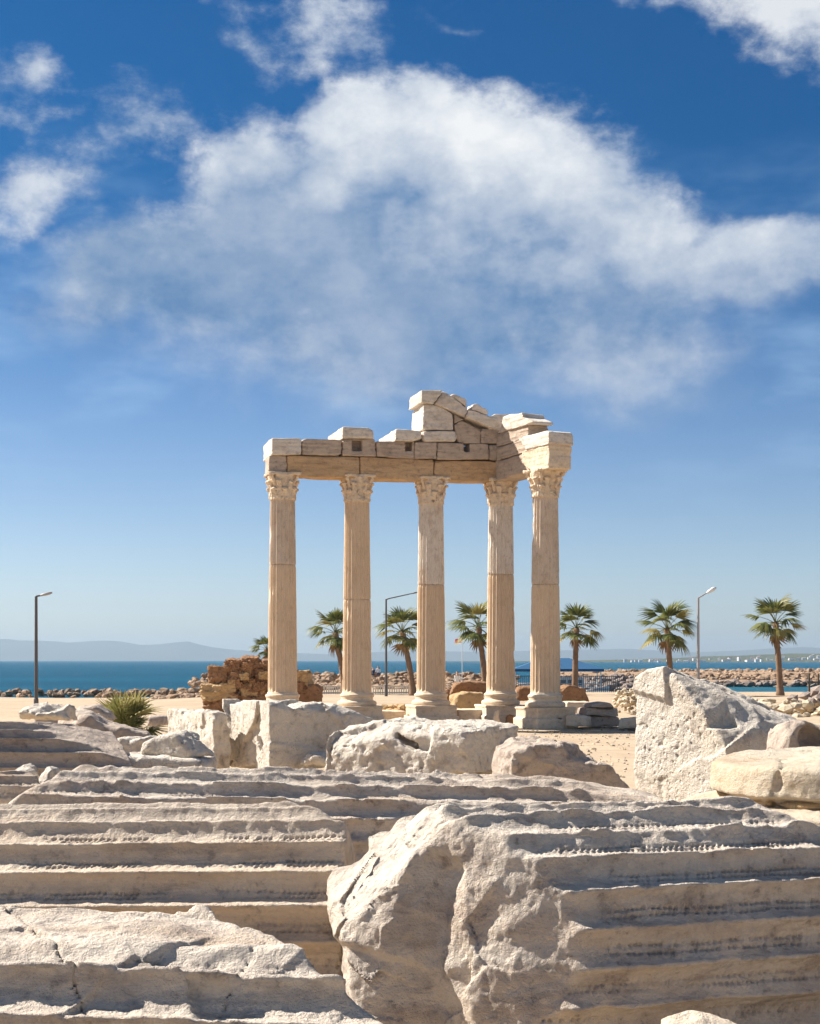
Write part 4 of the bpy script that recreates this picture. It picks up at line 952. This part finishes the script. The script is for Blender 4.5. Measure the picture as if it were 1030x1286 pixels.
# brown field stones between the columns
for ol, lab, D, mt in (([(566,872),(570,858),(590,855),(613,857),(613,872)], 'brown boulder behind the middle column, lying against the ochre one', 56, 'brown_stone'),
                   ([(572,890),(572,874),(585,869),(608,871),(613,890)], 'ochre boulder behind the platform block next to the middle column', 55, 'ochre_stone'),
                   ([(648,880),(650,862),(672,860),(674,880)], 'brown boulder showing in the narrow gap before the corner column', 56, 'brown_stone'),
                   ([(700,884),(702,864),(716,860),(738,864),(742,884)], 'brown boulder behind the corner column', 56, 'brown_stone'),
                   ([(545,888),(550,868),(570,866),(576,888)], 'dark brown boulder mostly hidden behind the middle column', 57, 'brown_stone')):
    outline_stone('boulder', lab, 'boulder', ol, D, rg.uniform(-20, 20), 1.0, mt, 100+int(ol[0][0]), 0.06, 0.10, 0.12, 1.5)

# ------------------------------------------------------------------ palms
def frond_mesh(seed, pet=0.95, blade=1.05, nl=18, droop=0.30, wid=0.12):
    rng = random.Random(seed); mb = MB()
    mb.tube([(0,0,0), (pet*0.5,0,0.05), (pet,0,0)], [0.03,0.022,0.016], 4)
    for k in range(nl):
        a = R(-80+160*k/(nl-1))+rng.uniform(-0.05, 0.05); L = blade*(0.72+0.28*math.cos(a*0.8))*rng.uniform(0.88, 1.05)
        c, s = math.cos(a), math.sin(a); V = []
        for t, w in ((0.0, 0.25), (0.45, 1.0), (0.8, 0.55), (1.0, 0.06)):
            x, y = pet+c*L*t, s*L*t; z = -droop*(t**2)*L*(0.7+0.6*abs(s))+0.16*abs(s)*t*L
            hw = wid*w*0.5
            V += [(x-s*-hw*-1, y+c*hw, z+0.012), (x+s*hw, y-c*hw, z+0.012)]
        mb.add(V, [(0,1,3,2), (2,3,5,4), (4,5,7,6)])
    return mb.mesh('frond')
FRONDS = [frond_mesh(s, droop=d) for s, d in ((1,0.35), (2,0.55), (3,0.8), (4,0.45))]
DEAD = [frond_mesh(9, pet=0.7, blade=0.75, droop=1.1, nl=11)]
for m in FRONDS: m.materials.append(MATS['palm_leaf'])
for m in DEAD: m.materials.append(MATS['dead_frond'])
def palm(cpx, cpy, bpx, bpy, D, scale, seed, label, nfr=20):
    rng = random.Random(seed); rng0 = random.Random(seed+50).random(); c = P(cpx, cpy, D); b = P(bpx, bpy, D); b.z = gz(b.x, b.y)-0.05
    t = empty('palm_tree', b); tag(t, label, 'palm tree', 'fan palms along the shore')
    top = c-b; mb = MB(); n = 26; pts = []; rad = []
    for i in range(n+1):
        u = i/n; pts.append((top.x*u**1.4, top.y*u, top.z*u)); rad.append((0.26-0.08*u+0.10*max(0, 1-u*7))*(1.0 if i % 2 else 0.92)+ (0.05 if u > 0.9 else 0))
    mb.tube(pts, rad, 10); mb.build('trunk', MATS['trunk'], t, smooth=True)
    for k in range(nfr):
        u = (k+0.5)/nfr; dead = u > 0.93
        me = DEAD[0] if dead else FRONDS[rng.randrange(4)]
        o = link('dead_frond' if dead else 'frond', me, t, (top.x, top.y, top.z-0.12*u))
        el = R(84-128*u) if not dead else R(rng.uniform(-78, -52)); s = (0.98+0.12*rng0)*scale*rng.uniform(0.85, 1.1)*(0.9 if u < 0.15 else 1.0)
        o.rotation_euler = (rng.uniform(-0.3, 0.3), -el, k*2.39996+rng.uniform(-0.2, 0.2)); o.scale = (s,)*3
palm(335,815,338,880,104,0.72,1,'palm peeking over the brown rubble wall beside the end column')
palm(421,794,433,878,98,1.05,2,'palm half hidden by the column next to the rubble wall')
palm(505,793,519,876,94,1.12,3,'slim palm between the long-armed dark lamp and the middle column')
palm(601,787,610,870,96,1.18,4,'palm standing beside the pole with the red flag')
palm(724,789,722,868,96,1.14,5,'palm in front of the moored boat with the blue canopy')
palm(838,790,843,860,93,1.18,6,'palm rising behind the huge pitted block next to the pale lamp')
palm(974,782,980,872,93,1.28,7,'tall palm at the harbour edge beside the heap of dark stones')
BF = [frond_mesh(20+s, pet=0.42, blade=0.5, nl=13, droop=d, wid=0.045) for s, d in ((1,0.05), (2,0.15), (3,0.3))]
for m in BF: m.materials.append(MATS['bush_leaf'])
bp0 = P(160, 905, 38); bush = empty('palm_bush', (bp0.x, bp0.y, gz(bp0.x, bp0.y)-0.03)); tag(bush, 'low bushy fan palm with pointed yellow-green leaves on the sand', 'bush')
rb = random.Random(4)
mbk = MB(); mbk.tube([(0,0,-0.1), (0,0,0.1), (0.02,0,0.35)], [0.16,0.14,0.08], 9); mbk.build('stem', MATS['trunk'], bush)
for k in range(46):
    o = link('frond', BF[k % 3], bush, (rb.uniform(-0.22, 0.22), rb.uniform(-0.2, 0.2), rb.uniform(0.15, 0.6)))
    s = rb.uniform(1.0, 1.7); o.rotation_euler = (rb.uniform(-0.5, 0.5), -R(rb.uniform(8, 85)), k*2.4); o.scale = (s,)*3

# ------------------------------------------------------------------ lamps, flag, fences, boat, people
def lamp(px, D, pytop, armpx, armpy, r, mat, headmat, label, headlen=0.75, hw=0.16):
    t = P(px, pytop, D); b = Vector((t.x, t.y, gz(t.x, t.y)-0.05)); o = empty('street_lamp', b); tag(o, label, 'street lamp')
    hgt = t.z-b.z; a = P(armpx, armpy, D)-b
    mb = MB(); mb.tube([(0,0,0), (0,0,0.9), (0,0,0.95), (0,0,hgt)], [r*1.35, r*1.3, r, r*0.75], 12); mb.tube([(0,0,0), (0,0,0.04)], [r*2.6, r*2.6], 12); mb.build('pole', MATS[mat], o, smooth=False)
    mb = MB(); d = (Vector(a)-Vector((0,0,hgt))); mb.tube([(0,0,hgt-0.05), Vector((0,0,hgt))+d*0.08, Vector((0,0,hgt))+d], [r*0.6, r*0.5, r*0.42], 8); mb.build('arm', MATS[mat], o)
    u = d.normalized(); mb = MB(); c = Vector(a)
    mb.tube([c-u*0.05, c+u*headlen*0.25, c+u*headlen*0.7, c+u*headlen], [0.05, hw*0.8, hw, hw*0.45], 10)
    h = mb.build('lamp_head', MATS[headmat], o, smooth=True)
    h.scale = (1, 1, 1)
lamp(45.5, 57, 749, 52, 747.5, 0.085, 'pole_dark', 'pole_grey', 'dark lamp post with a short arm standing by the beach', 0.5, 0.075)
lamp(485, 92, 752.5, 519, 745, 0.085, 'pole_dark', 'pole_dark', 'dark lamp post with a long thin arm reaching towards the middle column', 0.3, 0.06)
lamp(877, 92, 751, 888, 744.5, 0.11, 'pole_grey', 'lamp_white', 'pale lamp post with a white head behind the huge pitted block', 0.75, 0.16)
f0 = P(580.5, 856, 118); f0.z = gz(f0.x, f0.y); fl = empty('flag_pole', f0); tag(fl, 'thin white pole flying a small red flag by the sea wall', 'flag')
ft = P(580.5, 801.5, 118)-f0
mb = MB(); mb.tube([(0,0,0), (0,0,ft.z)], [0.04, 0.025], 8); mb.build('pole', MATS['lamp_white'], fl)
nx = 9; V = []; 
for i in range(nx):
    for j in range(4):
        u = i/(nx-1); V.append((-u*0.66, 0.07*math.sin(u*7), ft.z-0.02-0.13*j-0.07*u))
fg = link('flag', pymesh('flag', V, [(i*4+j, i*4+j+1, i*4+j+5, i*4+j+4) for i in range(nx-1) for j in range(3)], True), fl, mat=MATS['red_cloth'])
V = []; Fc = []
for k in range(13):                            # crescent on the flag
    a = R(45+270*k/12); V += [(-0.30+0.11*math.cos(a), -0.085, ft.z-0.24+0.11*math.sin(a)), (-0.285+0.085*math.cos(a)*1.0, -0.085, ft.z-0.24+0.085*math.sin(a))]
Fc = [(2*k, 2*k+1, 2*k+3, 2*k+2) for k in range(12)]
link('crescent', pymesh('crescent', V, Fc), fg, mat=MATS['white_cloth'])
def fence(name, label, p0, p1, n, hgt, bar, mat, rails):
    a, b = Vector(p0), Vector(p1); o = empty(name, a); tag(o, label, 'fence'); d = b-a; rz = math.atan2(d.y, d.x); L = math.hypot(d.x, d.y)
    mb = MB(); mb.box((0,0,hgt/2), (bar,bar,hgt), 0, 0.9); mb.box((0,0,hgt*0.98), (bar*1.25,bar*1.25,hgt*0.04)); pm = mb.mesh('post'); pm.materials.append(MATS[mat])
    for i in range(n):
        q = d*(i/(n-1)); link('post', pm, o, (q.x, q.y, q.z), rz)
    for z in rails:
        mb = MB(); mb.box((L/2, 0, 0), (L, bar*1.3, bar*1.1)); r = mb.build('rail', MATS[mat], o, (0, 0, z)); r.rotation_euler = (0, -math.asin(d.z/d.length), rz)
def gp(px, y): x = (px-515)/F*y; return (x, y, gz(x, y))
fence('post_fence', 'low pale post fence before the boulders, next to the rubble wall', gp(396,126), gp(433,126), 14, 0.62, 0.10, 'fence_white', (0.10, 0.60))
fence('post_fence', 'low pale post fence before the boulders, beside the long-armed lamp', gp(466,126), gp(522,126), 20, 0.62, 0.10, 'fence_white', (0.10, 0.60))
fence('railing', 'dark blue metal railing along the quay before the moored boat', gp(641,131), gp(778,131), 56, 1.35, 0.05, 'fence_metal', (0.25, 1.3))
# moored boat
bc = P(708, 866, 120); boat = empty('tour_boat', (bc.x, bc.y+4, SEA)); tag(boat, 'white tour boat with a peaked blue canopy moored at the quay', 'boat')
L = 9.6; st = []
for t, w, sh in ((-0.5, 1.3, 1.35), (-0.3, 1.55, 1.15), (0, 1.65, 1.05), (0.25, 1.5, 1.15), (0.42, 0.8, 1.4), (0.5, 0.05, 1.65)):
    st.append([(t*L, -w, sh), (t*L, -w*0.75, -0.3), (t*L, 0, -0.6), (t*L, w*0.75, -0.3), (t*L, w, sh)])
V = [q for r in st for q in r]; Fc = [(i*5+j, (i+1)*5+j, (i+1)*5+j+1, i*5+j+1) for i in range(5) for j in range(4)]+[(0,1,2,3,4)]
hull = link('hull', pymesh('hull', V, Fc), boat, mat=MATS['boat_white'])
mb = MB(); mb.box((-0.2,0,1.02), (8.2,2.7,0.08)); mb.build('deck', MATS['boat_white'], boat)
mb = MB(); mb.box((1.0,0,1.75), (2.6,2.0,1.4), 0, 0.92); cabin = mb.build('cabin', MATS['boat_white'], boat)
for k in range(3):
    mb = MB(); mb.box((0.2+0.8*k,-1.0,1.95), (0.55,0.05,0.5)); mb.build('window', MATS['boat_dark'], cabin)
mb = MB(); mb.add([(-4.6,-1.8,3.25), (4.1,-1.8,3.25), (4.1,1.8,3.25), (-4.6,1.8,3.25), (-1.6,0,4.30), (0.9,0,4.30), (-4.6,-1.8,3.0), (4.1,-1.8,3.0), (4.1,1.8,3.0), (-4.6,1.8,3.0)],
       [(0,1,5,4), (1,2,5), (2,3,4,5), (3,0,4), (0,6,7,1), (1,7,8,2), (2,8,9,3), (3,9,6,0)]); mb.build('canopy', MATS['canvas_blue'], boat)
for x in (-4.4, -2.4, -0.4, 1.6, 3.8):
    for y in (-1.5, 1.5):
        mb = MB(); mb.tube([(x,y,1.0), (x,y,3.05)], 0.045, 6); mb.build('post', MATS['boat_white'], boat)
for z in (1.45, 1.85):
    for y in (-1.55, 1.55):
        mb = MB(); mb.tube([(-4.6,y,z), (3.9,y,z)], 0.03, 6); mb.build('rail', MATS['boat_white'], boat)
mb = MB(); mb.tube([(-2.8,0,1.0), (-2.8,0,6.4)], [0.06,0.03], 6); mb.build('mast', MATS['boat_white'], boat)
for x in (-3.6, -2.6, -1.6):
    mb = MB(); mb.box((x,-0.5,1.28), (0.7,0.5,0.08)); mb.box((x-0.3,-0.5,1.55), (0.06,0.5,0.5)); mb.box((x,-0.5,1.16), (0.5,0.4,0.2)); mb.build('bench', MATS['boat_dark'], boat)
# wooden jetty post with an orange float at the right harbour edge
jx = (1022-515)/F*152; jp = empty('mooring_post', (jx, 152, -1.6)); tag(jp, 'wooden mooring post frame with orange float in the harbour water', 'post')
for dx in (-0.45, 0.45):
    mb = MB(); mb.tube([(dx,0,0), (dx,0,2.9)], [0.12,0.10], 8); mb.build('post', MATS['trunk'], jp)
mb = MB(); mb.box((0,0,2.1), (1.3,0.14,0.16)); mb.build('crossbeam', MATS['trunk'], jp)
mb = MB(); mb.tube([(-0.3,-0.4,0.15), (-0.3,-0.4,0.3), (-0.3,-0.4,0.7), (-0.3,-0.4,0.95)], [0.15,0.4,0.4,0.1], 10); mb.build('float', MATS['orange_paint'], jp, smooth=True)

def person(loc, rz, label, joints, shirt, trousers, zs, seat=False):
    """one continuous body from tapered capsules; joints = list of (a, b, ra, rb)"""
    def fn(x, y, z, det):
        s = None
        for a, b, ra, rb_ in joints:
            a = np.array(a); d = np.array(b)-a; t = np.clip(((x-a[0])*d[0]+(y-a[1])*d[1]+(z-a[2])*d[2])/max(d.dot(d), 1e-6), 0, 1)
            q = np.sqrt((x-a[0]-t*d[0])**2+(y-a[1]-t*d[1])**2+(z-a[2]-t*d[2])**2)-(ra+(rb_-ra)*t)
            s = q if s is None else smin(s, q, 0.04)
        return s
    pts = np.array([j[0] for j in joints]+[j[1] for j in joints]); me = sdf_mesh('person', fn, pts.min(0)-0.16, pts.max(0)+0.16, 0.022, band=0.4)
    for m in (shirt, trousers, 'skin', 'hair'): me.materials.append(MATS[m])
    zc = np.array([(p.center.x, p.center.y, p.center.z) for p in me.polygons]); head = joints[0][0]
    mi = np.where(zc[:,2] < zs[0], 1, 0); mi = np.where(zc[:,2] > zs[1], 2, mi)
    mi = np.where((zc[:,2] > head[2]+0.06) | ((zc[:,2] > head[2]-0.05) & (zc[:,1] > head[1]+0.03)), 3, mi)
    hnd = np.array([j[1] for j in joints if len(j) == 4 and j[3] < 0.035])
    for hh in hnd: mi = np.where(np.linalg.norm(zc-hh, axis=1) < 0.12, 2, mi)
    me.polygons.foreach_set('material_index', mi.astype(np.int32))
    o = link('person', me, None, loc, rz); return tag(o, label, 'person')
def figure(sit=False):
    hz = 0.92 if not sit else 0.42
    j = [((0,0,hz+0.72), (0,-0.02,hz+0.60), 0.10, 0.085), ((0,-0.10,hz+0.68), (0,-0.11,hz+0.65), 0.02, 0.022), ((0,0,hz+0.58), (0,0,hz+0.48), 0.06, 0.07), ((0,0,hz+0.44), (0,0,hz+0.02), 0.15, 0.14),
         ((-0.17,0,hz+0.46), (0.17,0,hz+0.46), 0.07, 0.07)]
    for s in (-1, 1):
        j += [((s*0.20,0,hz+0.45), (s*0.25,0.02,hz+0.17), 0.055, 0.045), ((s*0.25,0.02,hz+0.17), (s*0.25,-0.05,hz-0.08), 0.043, 0.03)]
        for f in range(4): j.append(((s*0.25+0.02*(f-1.5),-0.06,hz-0.10), (s*0.25+0.022*(f-1.5),-0.08,hz-0.19+0.01*abs(f-1.5)), 0.011, 0.009))
        j.append(((s*0.23,-0.08,hz-0.08), (s*0.22,-0.11,hz-0.14), 0.012, 0.01))
        if sit: j += [((s*0.09,0,hz), (s*0.11,-0.42,hz+0.03), 0.09, 0.065), ((s*0.11,-0.42,hz+0.03), (s*0.11,-0.40,0.06), 0.06, 0.045), ((s*0.11,-0.38,0.05), (s*0.11,-0.56,0.04), 0.045, 0.04)]
        else: j += [((s*0.09,0,hz), (s*0.10,-0.01,0.48), 0.09, 0.065), ((s*0.10,-0.01,0.48), (s*0.11,0.01,0.07), 0.062, 0.045), ((s*0.11,0.02,0.05), (s*0.12,-0.16,0.04), 0.045, 0.04)]
    return j
g_ = gp(574.5, 128); person(g_, R(20), 'person in white clothes standing behind the brown boulders', figure(), 'white_cloth', 'white_cloth', (0.0, 1.38))
sx = (475.5-515)/F*183; person((sx, 181, 0.72), R(10), 'person in a white top sitting on the sea wall boulders', figure(True), 'white_cloth', 'dark_cloth', (0.50, 0.92))
sx = (469.5-515)/F*183; person((sx, 181.2, 0.55), R(-15), 'person in dark clothes sitting on the sea wall boulders', figure(True), 'dark_cloth', 'dark_cloth', (0.50, 0.92))
# far town on the opposite coast
hr = random.Random(3)
def house_mesh(k):
    mb = MB(); w, d, h = (1.0, 0.8, 0.62) if k == 0 else ((0.8, 0.8, 0.9) if k == 1 else (1.5, 0.7, 0.5))
    mb.box((0,0,h/2), (w,d,h)); return mb.mesh('walls'), (w, d, h)
HM = [house_mesh(k) for k in range(3)]
def far_z(px): return np.interp(px, [560,700,780,850,880,930,960,1000,1040,1120], [828.5,827.5,826,824,822,821,819.5,818,819,816])
for k in range(70):
    px = hr.uniform(770, 1075) if k > 14 else hr.uniform(835, 1035); me, (w, d, h) = HM[hr.randrange(3)]; f = hr.uniform(0.05, 0.75)**1.3
    y = KY*2700-350+350*f*0.9; sky = far_z(px); s = hr.uniform(4.0, 8.0)
    z = SEA+(829-sky)*KY*2700/F*max(0.0, (f*0.9-0.02))*1.0
    zt = np.interp(f*0.9, [0, 0.5, 1.0], [0.0, 0.45, 1.0])*(829-sky)*KY*2700/F+SEA
    o = empty('town_house', ((px-515)/F*y, y, max(zt-1.0, SEA)), hr.uniform(-0.5, 0.5)); o.scale = (s,)*3
    hk = [q[0] for q in HM].index(me); red = hr.random() < 0.35
    tag(o, ('compact', 'tall narrow', 'long low')[hk]+' white house with a '+('red' if red else 'tan')+' roof in the town on the far coast', 'house', 'houses of the town on the far coast')
    m2 = me; wl = link('walls', m2, o); 
    if not m2.materials: m2.materials.append(MATS['house_white'])
    mb = MB(); mb.box((0,0,h+0.04), (w*1.06,d*1.06,0.10), 0, 0.75); mb.build('roof', MATS['roof_red' if red else 'house_tan'], o)

# ------------------------------------------------------------------ haze over the sea
mh, nt, b = newmat('haze'); nt.nodes.remove(b)
pv = nt.nodes.new('ShaderNodeVolumePrincipled'); pv.inputs['Color'].default_value = (0.46, 0.60, 0.73, 1); pv.inputs['Density'].default_value = 0.0001; pv.inputs['Anisotropy'].default_value = 0.2
nt.links.new(pv.outputs[0], nt.nodes['Material Output'].inputs['Volume'])
mb = MB(); mb.box((0, 6800, 82.5), (19000, 13700, 175)); hz = mb.build('haze', mh); tag(hz, kind='stuff')
hz['label'] = 'thin pale sea haze over the whole bay'; hz['category'] = 'haze'
